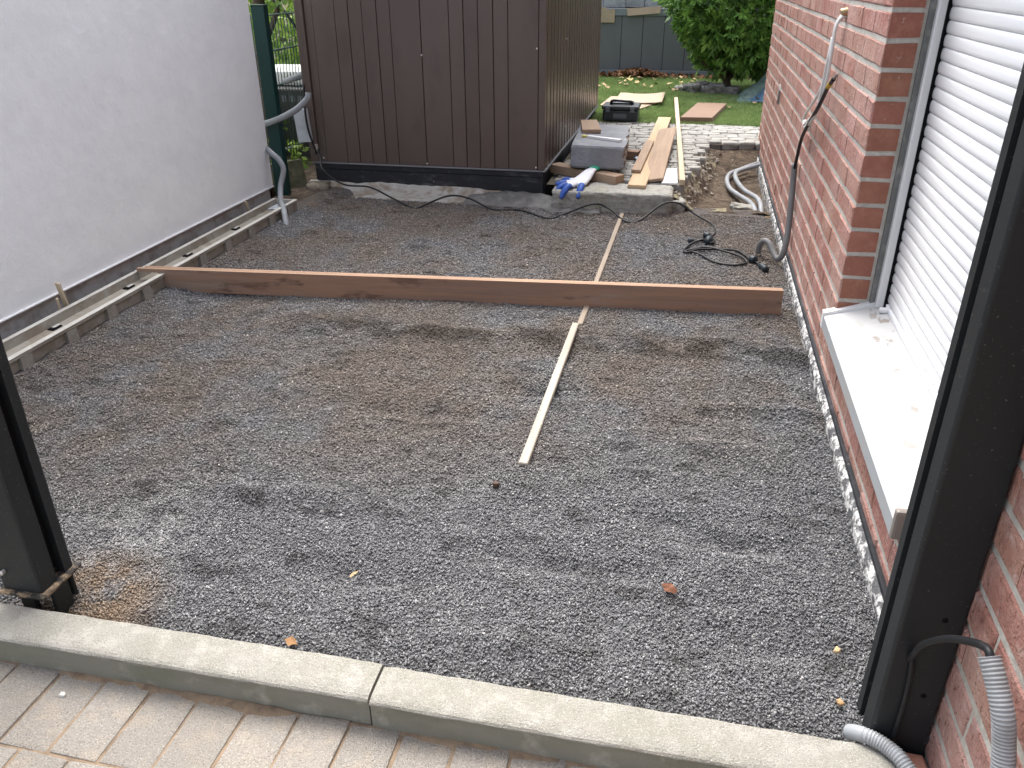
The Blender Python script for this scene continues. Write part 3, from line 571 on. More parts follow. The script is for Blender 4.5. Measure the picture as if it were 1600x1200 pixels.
c2 = channel(3.463, 5.0, (3.824, 4.09, 4.361, 4.625, 4.88), (3.878, 4.404), 'grey drainage channel behind the long board, running back to the green post')
boxo('end_plate', (-2.712, 4.997, -.04), (-2.54, 5.006, .1), rim_m, c2, .002)
boxo('dry_end', (-2.688, 4.86, .0625), (-2.566, 4.99, .068), lightbox_m, c2, .002)
# mortar haunch behind and earth below
struct(obj('channel_bed', grid_me('channel_bed', -2.836, -2.45, 1.3, 5.35, .03, lambda X, Y: -.012 + .03 * fbm(X * 9, Y * 9, 3) + np.where(X < -2.715, .045, 0) - .03 * np.clip((X + 2.53) / .06, 0, 1)), soil_m))
def wedge(p, q, wd, th, label):
    o = plank('wood_wedge', p, q, wd, th, pale_m, bev=.001, label=label, cat_='wedge')
wedge((-2.742, 3.01, .03), (-2.748, 2.985, .205), .03, .009, 'tall pale wooden wedge sticking up behind the nearer drainage channel')
wedge((-2.742, 2.955, .03), (-2.744, 2.953, .145), .022, .01, 'short pale wooden wedge beside the tall one behind the nearer channel')
wedge((-2.740, 4.735, .03), (-2.75, 4.70, .150), .02, .007, 'thin wooden wedge sticking up behind the farther drainage channel')

# ------------------------------------------------------------------ carport posts
def post(name, x0, x1, y0, y1, zb, face, label):
    root = tag(empty(name, ((x0 + x1) / 2, (y0 + y1) / 2, zb)), label, 'post', 'black steel posts at the kerb')
    # extruded hollow section with a slot in the face turned to the bed
    s = 1 if face > 0 else -1; xf = x1 if face > 0 else x0; xb = x0 if face > 0 else x1
    ga, gb = y0 + .055, y0 + .085; r = .008; dpt = .022
    pts = []
    def arc(cx, cy, a0, a1):
        for k in range(5): a = a0 + (a1 - a0) * k / 4; pts.append((cx + s * r * math.cos(a), cy + r * math.sin(a)))
    arc(xf - s * r, y0 + r, -math.pi / 2, 0); pts += [(xf, ga), (xf - s * dpt, ga), (xf - s * dpt, gb), (xf, gb)]; arc(xf - s * r, y1 - r, 0, math.pi / 2)
    arc(xb + s * r, y1 - r, math.pi / 2, math.pi); arc(xb + s * r, y0 + r, math.pi, 1.5 * math.pi)
    k = len(pts); L0 = np.array(root.location); zs = [zb, 2.35]
    v = [np.array((x, y, z)) - L0 for z in zs for (x, y) in pts]
    f = [(j, (j + 1) % k, k + (j + 1) % k, k + j) if s > 0 else (k + j, k + (j + 1) % k, (j + 1) % k, j) for j in range(k)] + [tuple(range(k - 1, -1, -1)), tuple(range(k, 2 * k))]
    o = obj('post_shaft', me_from('post_shaft', v, f), post_m, root)
    o2 = boxo('slot_strip', (min(xf - s * .0215, xf - s * .019), ga + .0005, zb + .02), (max(xf - s * .0215, xf - s * .019), gb - .0005, 2.34), black_m, root, .0005)
    return root
pr_ = post('steel_post', .470, .583, 1.300, 1.420, -.06, -1, 'tall black steel post against the brick wall, in front of the window sill')
for (x, z) in ((.545, .365), (.548, .17)):
    o = tube('drill_hole', [(x, 1.2985, z), (x, 1.3005, z)], .0055, black_m, pr_, 10, 2)
pl_ = post('steel_post', -1.602, -1.488, 1.302, 1.420, .066, 1, 'black steel post on a footplate at the left edge by the kerb')
boxo('foot_plate', (-1.612, 1.290, .054), (-1.474, 1.432, .0655), rust_m, pl_, .003)
boxo('foot', (-1.580, 1.318, -.12), (-1.535, 1.332, .0535), post_m, pl_, .003); boxo('foot', (-1.498, 1.330, -.12), (-1.484, 1.385, .0535), post_m, pl_, .003)
boxo('foot', (-1.530, 1.400, -.12), (-1.49, 1.412, .0535), post_m, pl_, .003)
tube('bolt', [(-1.578, 1.303, .125), (-1.578, 1.296, .125), (-1.578, 1.290, .125)], .006, screw_m, pl_, 10, 2)

# ------------------------------------------------------------------ screed board and laths
sb = tag(empty('screed_board', (-2.56, 3.47, 0)), 'long red-brown wooden screed board lying on edge across the gravel', 'board')
dirv = Vector((3.045, .271, 0)); ya_ = dirv.to_2d().angle_signed(Vector((1, 0)))
sb.rotation_euler = (0, 0, math.atan2(.271, 3.045)); LB = dirv.length
for i, yo in enumerate((0, .024)):
    th = .021; v = []; f = []
    outline = [(0, .006), (LB, .002), (LB, .127 - i * .002), (-.128 + i * .03, .123), (-.128 + i * .03, .1045), (-.018, .1045), (-.004, .095)]
    k = len(outline)
    n = 40
    for yy_ in (yo, yo + th):
        for (x, z) in outline: v.append((x, yy_, z))
    f = [tuple(range(k)), tuple(range(2 * k - 1, k - 1, -1))] + [(j, k + j, k + (j + 1) % k, (j + 1) % k) for j in range(k)]
    me = me_from('board', v, f); me.materials.append(redwood_m); me.materials.append(redwoodtop_m)
    for p in me.polygons:
        if p.normal.z > .7: p.material_index = 1
    obj('board', me, None, sb)
obj('inlay_strip', bevbox(LB - .02, .004, .010, .001, 1, 'inlay'), black_m, sb, (LB / 2, .0225, .1175))
plank('lath', (-.437, 2.19, .014), (-.433, 3.385, .018), .030, .022, paleweath_m, label='whitish wooden lath half sunk in the gravel in front of the long board', cat_='lath', group='screed laths in the gravel')
plank('lath', (-.420, 3.43, .001), (-.401, 5.38, .0035), .026, .016, dustlath_m, label='dusty brown lath bedded flush in the gravel, passing under the long board', cat_='lath', group='screed laths in the gravel')

# ------------------------------------------------------------------ trench, fleece, granite edge, setts
YL = np.array([5.5, 5.62, 5.94, 6.15, 6.43, 6.9, 7.2, 7.42, 7.6]); XL = np.array([-.08, -.06, -.02, .02, .075, .115, .135, .16, .17])
def edge_x(Y): return np.interp(Y, YL, XL)
def tz(X, Y):
    d = X - edge_x(Y) + .05 * fbm(X * 7, Y * 7, 3)
    bank = np.clip(1 - (d + .03) / .17, 0, 1); bank = bank * bank * (3 - 2 * bank)
    z = -.055 + .045 * fbm(X * 4, Y * 4, 3) + .022 * fbm(X * 14, Y * 14, 3) * (1 - .6 * bank) + .155 * bank
    rear = np.clip((Y - 7.10) / .30, 0, 1); z = np.maximum(z, -.055 + .13 * rear + .03 * fbm(X * 9, Y * 9, 2))
    z = z + .055 * np.clip((5.80 - Y) / .14, 0, 1) * (1 - bank)
    return np.minimum(z, .104)
me = grid_me('trench_soil', -.17, .60, 5.56, 7.46, .018, tz); me.materials.append(soil_m); me.materials.append(pastel_m)
for p in me.polygons:
    c = p.center
    if c.z > .015 + .03 * math.sin(c.y * 13) and c.x < .28 and c.y < 7.3: p.material_index = 1
struct(obj('trench_soil', me))
rv = []; rf_ = []
for i in range(170):
    yy_ = random.uniform(5.66, 7.35); xx_ = float(edge_x(yy_)) + abs(random.gauss(.05, .06)) - .03; sz_ = random.uniform(.006, .022)
    zz_ = float(tz(np.array([xx_]), np.array([yy_]))[0]); n0 = len(rv); q_ = Euler((random.random() * 6, random.random() * 6, random.random() * 6)).to_matrix()
    for p in octa: rv.append(q_ @ (Vector(p + rng.uniform(-.35, .35, 3)) * sz_) + Vector((xx_, yy_, zz_ + sz_ * .2)))
    rf_ += [tuple(int(n0 + k) for k in t_) for t_ in of]
tag(obj('rubble', me_from('rubble', rv, rf_), mk('rubble', (0.34, 0.31, 0.26), [((0.2, 0.17, 0.13), 20, .42, .6, U, .8)], rough=.95)), 'crumbs of mortar and stone on the bank between setts and trench', 'rubble', kind='stuff')
struct(obj('sand_strip', grid_me('sand_strip', -.08, .56, 5.54, 5.82, .02, lambda X, Y: -.004 + .014 * fbm(X * 9, Y * 9, 3) - .05 * np.clip((Y - 5.68) / .14, 0, 1)), mk('sand', (0.30, 0.175, 0.085), [((0.2, 0.13, 0.08), 14, .42, .65, U, .8)], rough=1, bump=[(90, .006, U, 4)])))
def stone_me(sx, sy, sz, amp, seed, cuts=6):
    bm = bmesh.new(); bmesh.ops.create_cube(bm, size=1); bmesh.ops.subdivide_edges(bm, edges=bm.edges[:], cuts=cuts, use_grid_fill=True)
    r = random.Random(seed)
    for v in bm.verts:
        c = v.co.copy(); m = max(abs(c.x), abs(c.y), abs(c.z)); e = sum(1 for q in c if abs(abs(q) - .5) < 1e-4)
        c *= (1, 1, .985, .965)[e]; v.co = Vector((c.x * sx + r.uniform(-amp, amp), c.y * sy + r.uniform(-amp, amp), c.z * sz + r.uniform(-amp, amp) * .6))
    me = bpy.data.meshes.new('stone'); bm.to_mesh(me); bm.free(); me.polygons.foreach_set('use_smooth', [True] * len(me.polygons)); return me
gb_ = obj('granite_block', stone_me(.80, .30, .20, .007, 3, 14), granite_m, None, (-.485, 5.575, .036)); tag(gb_, 'long rough granite kerb block with a work glove on top', 'stone block')
gb2 = obj('granite_block', stone_me(.10, .18, .13, .007, 5, 8), granite_m, None, (-.06, 5.60, .012), (0, 0, .2)); tag(gb2, 'small mossy stone at the right end of the granite block', 'stone block')
me = grid_me('sett_path', -.97, 1.6, 5.70, 8.36, .05, lambda X, Y: .110 + .008 * fbm(X * 8, Y * 8, 3))
bm = bmesh.new(); bm.from_mesh(me); bmesh.ops.delete(bm, geom=[f_ for f_ in bm.faces if f_.calc_center_median().y < 7.44 and f_.calc_center_median().x > float(edge_x(f_.calc_center_median().y)) - .04], context='FACES'); bm.to_mesh(me); bm.free()
path = struct(obj('sett_path', me, settjoint_m))
sm_ = [stone_me(1, 1, 1, .018, 50 + i, 3) for i in range(6)]
cnt = 0
r = 0; y = 5.76
setts = []
while y < 8.34:
    dy = random.uniform(.072, .088) if y < 7.4 else random.uniform(.095, .125); x = -.95 + random.uniform(0, .06)
    while x < 1.3:
        dx = random.uniform(.09, .15) if y < 7.44 else random.uniform(.10, .17)
        yc = y + dy / 2 + .012 * math.sin(x * 4 + r); xc = x + dx / 2
        hide = xc > edge_x(yc) - .01 and yc < 7.47
        if not hide and not (xc < -.42 and yc < 5.80): setts.append((xc, yc, dx - .007, dy - .007))
        x += dx
    y += dy; r += 1
vis = [s for s in setts if s[0] < s[1] * .0795 + .02]
vis.sort(key=lambda s: s[1] + (2.5 if s[0] < -.42 else 0)); pick = set(vis[:300]); ev = []; ef = []
for (xc, yc, dx, dy) in setts:
    rz = random.uniform(-.05, .05) + (.12 * math.sin(xc * 2.2 + yc) if yc > 7.44 else 0); zc = .131 - .045 + random.uniform(-.004, .004); mz = random.choice(sm_)
    if (xc, yc, dx, dy) in pick:
        o = obj('sett', mz, sett_m, path, (xc, yc, zc), (random.uniform(-.03, .03), random.uniform(-.03, .03), rz)); o.scale = (dx, dy, .09)
    else:
        Mx = Matrix.LocRotScale(Vector((xc, yc, zc)), Euler((0, 0, rz)), Vector((dx, dy, .09))); n0 = len(ev); ev += [Mx @ q.co for q in mz.vertices]; ef += [tuple(n0 + i for i in p.vertices) for p in mz.polygons]
if ev:
    o = obj('more_setts', me_from('more_setts', ev, ef, True), sett_m, path); o['kind'] = 'stuff'
# fleece rag at the foot of the shed
v = []; f = []; xs = np.linspace(-1.52, -.55, 50)
for i, x in enumerate(xs):
    t = (x + 1.52) / .97; n0 = float(fbm(np.array(x * 4.), np.array(1.), 3)); n1 = float(fbm(np.array(x * 9.), np.array(5.), 3)); h = .05 * math.sin(math.pi * min(1, t * 1.3)) ** .7 + .012 if t < .77 else .03
    for j in range(6):
        s = j / 5; yy_ = 5.62 - .20 * s + .03 * n0 - (.05 * s if .6 < t < .75 else 0) + (.0 if t < .75 else -.02)
        if t > .62: yy_ -= .14 * min(1, (t - .62) / .12) * (1 - .7 * s)
        v.append((x, yy_, .006 + (1 - s) * h + .02 * n1 * s * (1 - s) * 4 + .004 * math.sin(i + j * 2)))
f = [(i * 6 + j, (i + 1) * 6 + j, (i + 1) * 6 + j + 1, i * 6 + j + 1) for i in range(49) for j in range(5)]
o = obj('fleece_strip', me_from('fleece_strip', v, f, True), fleece_m); tag(o, 'crumpled grey fleece strip along the foot of the shed', 'fleece')
so_ = o.modifiers.new('t', 'SOLIDIFY'); so_.thickness = .003

# ------------------------------------------------------------------ things lying on the setts
def gprism(name, pts, z0, z1, mat, parent=None, bev=0.0):
    k = len(pts); v = [(x, y, z0) for x, y in pts] + [(x, y, z1) for x, y in pts]
    f = [tuple(range(k - 1, -1, -1)), tuple(range(k, 2 * k))] + [(j, (j + 1) % k, k + (j + 1) % k, k + j) for j in range(k)]
    L0 = np.array(parent.location) if parent else np.zeros(3)
    o = obj(name, me_from(name, [np.array(p) - L0 for p in v], f), mat, parent)
    if bev:
        m = o.modifiers.new('b', 'BEVEL'); m.width = bev; m.segments = 2; m.limit_method = 'ANGLE'
    return o
st = obj('step_stone', stone_me(.385, .98, .158, .0015, 8, 10), None, None, (-.652, 6.30, .281), (math.radians(-.6), math.radians(1.4), math.radians(3.0)))
st.data.materials.append(slab_m); st.data.materials.append(roughslab_m)
for p in st.data.polygons:
    p.use_smooth = False
    if p.normal.x > .7: p.material_index = 1
for v_ in st.data.vertices:
    if v_.co.x > .18: v_.co.x += random.uniform(-.018, .006)
tag(st, 'big grey block step resting on timbers beside the shed', 'stone block')
plank('timber', (-.965, 6.02, .132), (-.455, 5.70, .132), .10, .062, tan_m, label='squared timber under the front of the grey block step', cat_='timber')
plank('timber', (-.93, 6.66, .132), (-.385, 6.60, .132), .10, .062, brown_m, label='dark timber under the back of the grey block step', cat_='timber')
gprism('wood_offcut', [(-.805, 6.30), (-.665, 6.33), (-.75, 6.78), (-.875, 6.75)], .366, .392, tan_m, None, .002); tag(bpy.data.objects['wood_offcut'], 'small brown wood offcut on top of the grey block step', 'wood offcut')
lv = tag(empty('folding_rule', (-.63, 6.08, .363)), 'folded white rule lying on the grey block step', 'rule'); ang = math.atan2(-.127, .305)
lv.rotation_euler = (0, .01, ang)
for i in range(5): obj('rule_leaf', bevbox(.27, .0055, .017, .001, 1, 'rule_leaf') if i == 0 else bpy.data.objects['rule_leaf'].data, white_m, lv, (.02, (i - 2) * .0075, .009))
obj('rule_end', bevbox(.035, .03, .015, .002, 1, 'rule_end'), mk('yellow_rule', (0.62, 0.52, 0.15), rough=.6), lv, (-.145, 0, .008))
plank('plank', (-.330, 5.575, .138), (-.268, 8.45, .150), .122, .024, pine_m, label='long yellow pine plank pointing from the granite block to the lawn', cat_='plank')
plank('plank', (-.362, 5.93, .164), (-.330, 7.05, .172), .066, .024, tan_m, label='short narrow plank lying on top of the long yellow pine plank', cat_='plank')
plank('plank', (-.236, 5.77, .140), (-.205, 7.55, .196), .150, .022, tan_m, roll=math.radians(-10), label='wide cupped brown plank leaning on the long yellow one', cat_='plank')
plank('squared_lath', (-.030, 5.72, .140), (-.200, 9.72, .16), .038, .038, pale_m, label='long pale squared lath reaching from the granite block onto the lawn', cat_='lath')
gprism('white_tile', [(-.170, 5.745), (-.062, 5.748), (-.080, 6.215), (-.158, 6.212)], .134, .148, white_m, None, .0015); tag(bpy.data.objects['white_tile'], 'small white board between wide brown plank and pale lath', 'board')
gprism('thick_board', [(-.118, 8.39), (.186, 8.42), (.345, 9.42), (.040, 9.43)], .138, .186, brown_m, None, .003); tag(bpy.data.objects['thick_board'], 'thick brown board lying on the lawn edge', 'board')
o = obj('plastic_scrap', stone_me(.05, .09, .045, .008, 21, 4), bluebit_m, None, (-.375, 6.42, .15), (0, 0, .3)); tag(o, 'small blue-grey plastic scrap right of the grey block step', 'plastic scrap')
# toolbox
tb = tag(empty('toolbox', (-.70, 8.55, ZG)), 'black plastic toolbox with grey handle on the grass', 'toolbox')
boxo('case', (-.868, 8.33, .135), (-.525, 8.62, .245), tool_m, tb, .018, 3); boxo('lid', (-.878, 8.32, .246), (-.515, 8.63, .282), tool_m, tb, .014, 3)
boxo('front_recess', (-.765, 8.3275, .165), (-.635, 8.332, .212), toolgrey_m, tb, .002); boxo('latch', (-.84, 8.312, .225), (-.80, 8.3195, .27), toolgrey_m, tb, .003); boxo('latch', (-.60, 8.312, .225), (-.56, 8.3195, .27), toolgrey_m, tb, .003)
tube('handle', [(-.80, 8.47, .28), (-.795, 8.44, .312), (-.75, 8.42, .322), (-.66, 8.42, .317), (-.60, 8.44, .31), (-.595, 8.47, .282)], .013, tool_m, tb, 8, 5)
boxo('tray', (-.79, 8.45, .2825), (-.58, 8.58, .300), toolgrey_m, tb, .006, 2)
# cardboard sheets
o = gprism('cardboard_sheet', [(-1.0, 9.30), (-.55, 9.10), (-.40, 9.55), (-.52, 10.05), (-.95, 10.0)], .150, .156, card_m); tag(o, 'lower torn cardboard sheet on the lawn behind the toolbox', 'cardboard')
me = grid_me('cardboard_top', -.86, -.34, 9.40, 10.2, .04, lambda X, Y: .163 + .05 * np.abs(fbm(X * 3, Y * 2, 2)) + .035 * np.clip((X + .55) / .2, 0, 1) * 0.6)
o = obj('cardboard_sheet', me, card_m, None, (0, 0, 0), (0, 0, 0)); tag(o, 'upper curled cardboard sheet on the lawn behind the toolbox', 'cardboard'); o.modifiers.new('t', 'SOLIDIFY').thickness = .006
# work glove: knitted palm, dipped fingers, cuff; finger tips hang over the granite edge
gl = tag(empty('work_glove', (-.70, 5.56, .145)), 'blue and white work glove with green cuff on the granite block', 'glove')
def flat_tube(name, pts, radii, mat, squash=.55):
    path = cat(pts, 6); n = len(path); rr = np.interp(np.linspace(0, 1, n), np.linspace(0, 1, len(radii)), radii)
    me = tube_me(name, path, .01, 10, lambda i, n_: max(.001, rr[i])); 
    z0 = np.repeat(path[:, 2], 10)
    for i, v_ in enumerate(me.vertices): v_.co.z = z0[i] + (v_.co.z - z0[i]) * squash
    return obj(name, me, mat, gl)
cz_ = .004
flat_tube('palm', [(.045, .225, .066), (.03, .18, .060), (.0, .11, .030), (-.03, .03, .012), (-.05, -.03, .008)], (.032, .040, .056, .068, .056), glovewhite_m, .35)
flat_tube('cuff', [(.062, .275, .066), (.054, .25, .068), (.046, .222, .066)], (.036, .040, .034), glovegreen_m, .45)
FG = [((-.055, .075), (-.105, .10), (-.155, .115), (0., 0.)), ((-.065, .03), (-.125, .015), (-.175, -.02), (0., -.0)), ((-.06, -.01), (-.115, -.055), (-.160, -.105), (0., -.02)), ((-.045, -.03), (-.085, -.10), (-.118, -.165), (0., -.06)), ((.0, .02), (.005, -.06), (-.005, -.15), (0., -.055))]
for i, (a, b, c, (z1, z2)) in enumerate(FG):
    flat_tube('finger', [(*a, .010), (*((np.array(a) + b) / 2), .013), (*b, .011)], (.022, .022, .021), glovewhite_m, .75)
    flat_tube('finger_tip', [(*((np.array(a) + 1.2 * np.array(b)) / 2.2), .010), (*b, .012 + z1), (*((np.array(b) + c) / 2), .010 + z2 * .4), (*c, .006 + z2)], (.0215, .0235, .0235, .012), gloveblue_m, .8)

# ------------------------------------------------------------------ cables and conduits
ex = [(-2.66, 5.66, .30), (-2.62, 5.60, .255), (-2.56, 5.50, .19), (-2.40, 5.46, .105), (-2.20, 5.45, .095), (-2.03, 5.42, .035), (-1.84, 5.28, .01), (-1.79, 5.28, .01), (-1.62, 5.42, .064), (-1.47, 5.43, .055), (-1.274, 5.33, .012), (-1.091, 5.345, .012), (-.872, 5.178, .012), (-.79, 5.28, .012), (-.592, 5.36, .075), (-.485, 5.36, .045), (-.362, 5.198, .012), (-.274, 5.246, .012), (-.150, 5.38, .085), (-.046, 5.39, .10), (.065, 5.37, .04), (.184, 5.227, .012), (.196, 5.05, .012), (.168, 4.927, .014)]
cb = tag(empty('extension_cable', (.15, 4.9, 0)), 'black extension cable looping from the shed to a coil on the gravel', 'cable')
tube('cable', ex, .0065, cable_m, cb, 7, 10)
tube('cable', [(.168, 4.927, .016), (.141, 4.86, .02), (.175, 4.80, .02), (.19, 4.86, .024), (.12, 4.85, .02), (.06, 4.78, .016), (.019, 4.65, .014), (.04, 4.60, .016), (.10, 4.665, .018), (.219, 4.693, .016), (.315, 4.691, .016), (.362, 4.60, .016), (.385, 4.53, .016)], .0065, cable_m, cb, 7, 10)
tube('cable', [(.03, 4.64, .012), (.098, 4.60, .014), (.191, 4.467, .012), (.29, 4.432, .012), (.355, 4.47, .014), (.36, 4.51, .016), (.328, 4.578, .02), (.236, 4.646, .024), (.15, 4.70, .022), (.06, 4.645, .02), (.022, 4.615, .014)], .0065, cable_m, cb, 7, 10)
tube('cable', [(.046, 4.823, .012), (.105, 4.85, .014), (.159, 4.877, .018)], .006, cable_m, cb, 7, 8)
tube('cable', [(.40, 4.52, .016), (.43, 4.46, .014), (.445, 4.40, .014)], .0065, cable_m, cb, 7, 8)
def plug(p, q, r, nm):
    p = np.array(p); q = np.array(q); path = p + (q - p) * np.linspace(0, 1, 9)[:, None]
    rf = lambda i, n: r * (.45, .62, .95, 1, 1, .9, .98, 1, .92)[i]
    o = tube(nm, path, r, plug_m, cb, 10, 1, rf, True)
plug((.17, 4.93, .02), (.135, 4.955, .022), .02, 'plug'); plug((.15, 4.80, .024), (.165, 4.86, .024), .026, 'socket'); plug((.075, 4.835, .018), (.040, 4.818, .018), .016, 'plug'); plug((.382, 4.535, .022), (.408, 4.505, .022), .024, 'socket'); plug((.43, 4.45, .018), (.458, 4.365, .018), .019, 'plug')
# black lead, conduit and white cables on the brick wall
o = tube('conduit', [(.556, 4.63, .525), (.560, 4.61, .42), (.562, 4.58, .32), (.562, 4.54, .20), (.557, 4.51, .12), (.545, 4.50, .06), (.525, 4.52, .035), (.503, 4.56, .06), (.480, 4.60, .095), (.455, 4.63, .10), (.437, 4.65, .07), (.432, 4.66, .02)], .0165, darkconduit_m, None, 12, 8)
tag(o, 'dark grey conduit rising from the gravel up the brick wall', 'conduit')
tube('conduit_end', [(.556, 4.63, .515), (.556, 4.632, .53)], .0172, conduit_m, o, 12, 3)
bc = tag(empty('black_lead', (.556, 4.63, .53)), 'stiff black cable with yellow band standing out of the wall conduit', 'cable')
tube('cable', [(0.556, 4.63, 0.48), (0.556, 4.597, 0.535), (0.548, 4.446, 0.687), (0.535, 4.185, 0.797), (0.525, 3.837, 0.935), (0.522, 3.658, 1.026), (0.52, 3.519, 1.077)], .0085, cable_m, bc, 8, 8)
tube('yellow_band', [(0.521, 3.639, 1.033), (0.521, 3.589, 1.053)], .0095, yellow_m, bc, 8, 3)
tube('cable_tip', [(0.52, 3.519, 1.077), (0.52, 3.457, 1.098)], .0045, mk('copper_tip', (0.2, 0.19, 0.18), rough=.5), bc, 8, 3)
for pts, lab in (([(.60, 3.93, 1.285), (.57, 3.925, 1.28), (.556, 3.938, 1.243), (.555, 3.96, 1.166), (.555, 4.006, 1.072), (.555, 4.06, .988), (.555, 4.247, .899), (.555, 4.479, .807), (.555, 4.509, .765), (.553, 4.374, .750), (.548, 4.22, .775), (.545, 4.20, .80), (.542, 4.363, .79)], 'left white cable hanging from the wall outlet into the loop'),
                 ([(.60, 3.90, 1.282), (.565, 3.89, 1.275), (.548, 3.88, 1.237), (.546, 3.87, 1.163), (.545, 3.869, 1.075), (.545, 3.891, .996), (.545, 3.976, .911), (.544, 4.10, .857), (.541, 4.28, .80), (.539, 4.34, .775)], 'right white cable hanging from the wall outlet'),
                 ([(.538, 4.30, .77), (.535, 4.18, .80), (.533, 4.04, .845), (.533, 3.94, .90), (.535, 3.92, .961), (.537, 3.90, 1.043), (.538, 3.88, 1.121), (.545, 3.90, 1.20)], 'white cable end folded back up from the loop on the wall')):
    tag(tube('white_cable', pts, .0072, wcable_m, None, 8, 8), lab, 'cable')
ot = tag(tube('wall_outlet', [(.60, 3.905, 1.296), (.572, 3.905, 1.291), (.566, 3.905, 1.289)], .021, mk('brass', (0.35, 0.25, 0.14), rough=.35, metal=.7), None, 14, 3), 'small metal cable outlet high on the brick wall', 'outlet')
# two conduits in the trench
tag(tube('conduit', [(.60, 7.14, .03), (.532, 7.10, .02), (.413, 6.96, .0), (.337, 6.83, -.005), (.307, 6.62, -.01), (.323, 6.331, -.01), (.382, 6.1, -.005), (.449, 5.887, .0), (.469, 5.70, .0), (.470, 5.60, -.03)], .0175, conduit_m, None, 12, 8), 'outer pale grey conduit bending through the trench', 'conduit', 'conduits in the trench')
tag(tube('conduit', [(.60, 7.02, .04), (.53, 6.98, .03), (.422, 6.86, .02), (.372, 6.74, .015), (.378, 6.494, .01), (.423, 6.202, .01), (.49, 6.005, .012), (.512, 5.854, .01), (.512, 5.72, .0), (.511, 5.60, -.03)], .0175, conduit_m, None, 12, 8), 'inner pale grey conduit nearest the wall in the trench', 'conduit', 'conduits in the trench')
o = obj('broken_stone', stone_me(.16, .10, .06, .012, 77, 5), granite_m, None, (.395, 5.74, -.015), (.1, .1, .3)); tag(o, 'flat broken stone at the trench mouth beside the conduits', 'stone')
# corrugated conduits by the right post
def corrugated(name, pts, r, label, smooth_head=0):
    path = resample(cat(pts, 12), .0013)
    rf = lambda i, n: r * (1.0 if i * .0013 < smooth_head else (.86 + .14 * (0.5 + .5 * math.cos(2 * math.pi * i * .0013 / .0062)) ** .6))
    o = tube(name, path, r, corr_m, None, 14, 1, rf, True); return tag(o, label, 'conduit')
corrugated('corrugated_conduit', [(.436, 1.310, .028), (.444, 1.300, .040), (.458, 1.288, .050), (.478, 1.278, .052), (.500, 1.262, .052), (.520, 1.238, .050), (.545, 1.20, .03), (.556, 1.15, -.01), (.56, 1.10, -.035)], .0165, 'short grey corrugated conduit crossing the kerb end below the post', .035)
corrugated('corrugated_conduit', [(.521, 1.062, .505), (.529, 1.04, .483), (.540, 1.01, .445), (.548, .995, .40), (.552, .975, .35), (.548, .95, .28), (.535, .93, .18), (.52, .91, .08), (.50, .90, -.03)], .0175, 'grey corrugated conduit hanging upright in front of the brick wall')
tag(tube('black_lead', [(.508, 1.320, .235), (.505, 1.299, .262), (.502, 1.28, .29), (.503, 1.25, .345), (.511, 1.19, .417), (.519, 1.12, .478), (.521, 1.075, .508), (.524, 1.055, .50), (.532, 1.03, .47)], .0068, cable_m, None, 9, 8), 'black cable bowing from the right post into the corrugated conduit', 'cable')
tag(tube('black_lead', [(.507, 1.2945, .265), (.512, 1.2935, .22), (.515, 1.2935, .14), (.514, 1.2935, .05), (.516, 1.2935, -.02)], .0058, cable_m, None, 8, 8), 'thin black cable running down the face of the right post', 'cable')

# ------------------------------------------------------------------ back left corner: green fence
gp = tag(empty('fence_post', (-2.85, 5.42, 0)), 'dark green square fence post at the end of the white wall', 'post')
boxo('post_tube', (-2.90, 5.39, -.2), (-2.806, 5.45, 1.262), green_m, gp, .004, 2); boxo('post_cap', (-2.903, 5.387, 1.2625), (-2.803, 5.453, 1.272), green_m, gp, .003)
gf = tag(empty('mesh_fence', (-3.05, 5.5, 0)), 'green double-rod mesh fence beside the shed', 'fence')
FX = -3.05
for z in (1.185, .95, .71, .47, .24):
    for dx in (-.008, .008): tube('rail_wire', [(FX + dx, 5.2, z), (FX + dx, 7.9, z)], .005, wiretop_m, gf, 6, 2)
rod = tube_me('rod', [(0, 0, 0), (0, 0, 1.02)], .0035, 6)
y = 5.25
while y < 7.9: obj('rod', rod, wire_m, gf, (0, y - 5.5, .18)); y += .05
o = boxo('garden_edging', (-3.02, 5.60, -.1), (-2.775, 5.66, .215), mossconc_m, None, .008, 2, .006); tag(o, 'mossy concrete edging board between green post and shed', 'edging'); o.rotation_euler = (0, math.radians(-9), .12)
o = obj('footing_lump', stone_me(.15, .12, .22, .012, 91, 6), mk('dirty_lump', (0.22, 0.19, 0.15), [((0.12, 0.10, 0.075), 9, .42, .6, U, .8)], rough=.95, bump=[(30, .012, U, 3)]), None, (-2.66, 5.60, -.04), (0, 0, .2)); tag(o, 'crumbling concrete lump at the left foot of the shed', 'concrete')
struct(obj('dirt_corner', grid_me('dirt_corner', -2.9, -2.56, 5.0, 5.72, .03, lambda X, Y: .008 + .03 * np.clip((Y - 5.25) / .35, 0, 1) + .03 * fbm(X * 10, Y * 10, 3) - .04 * np.clip((X + 2.6) / .15, 0, 1)), soil_m))
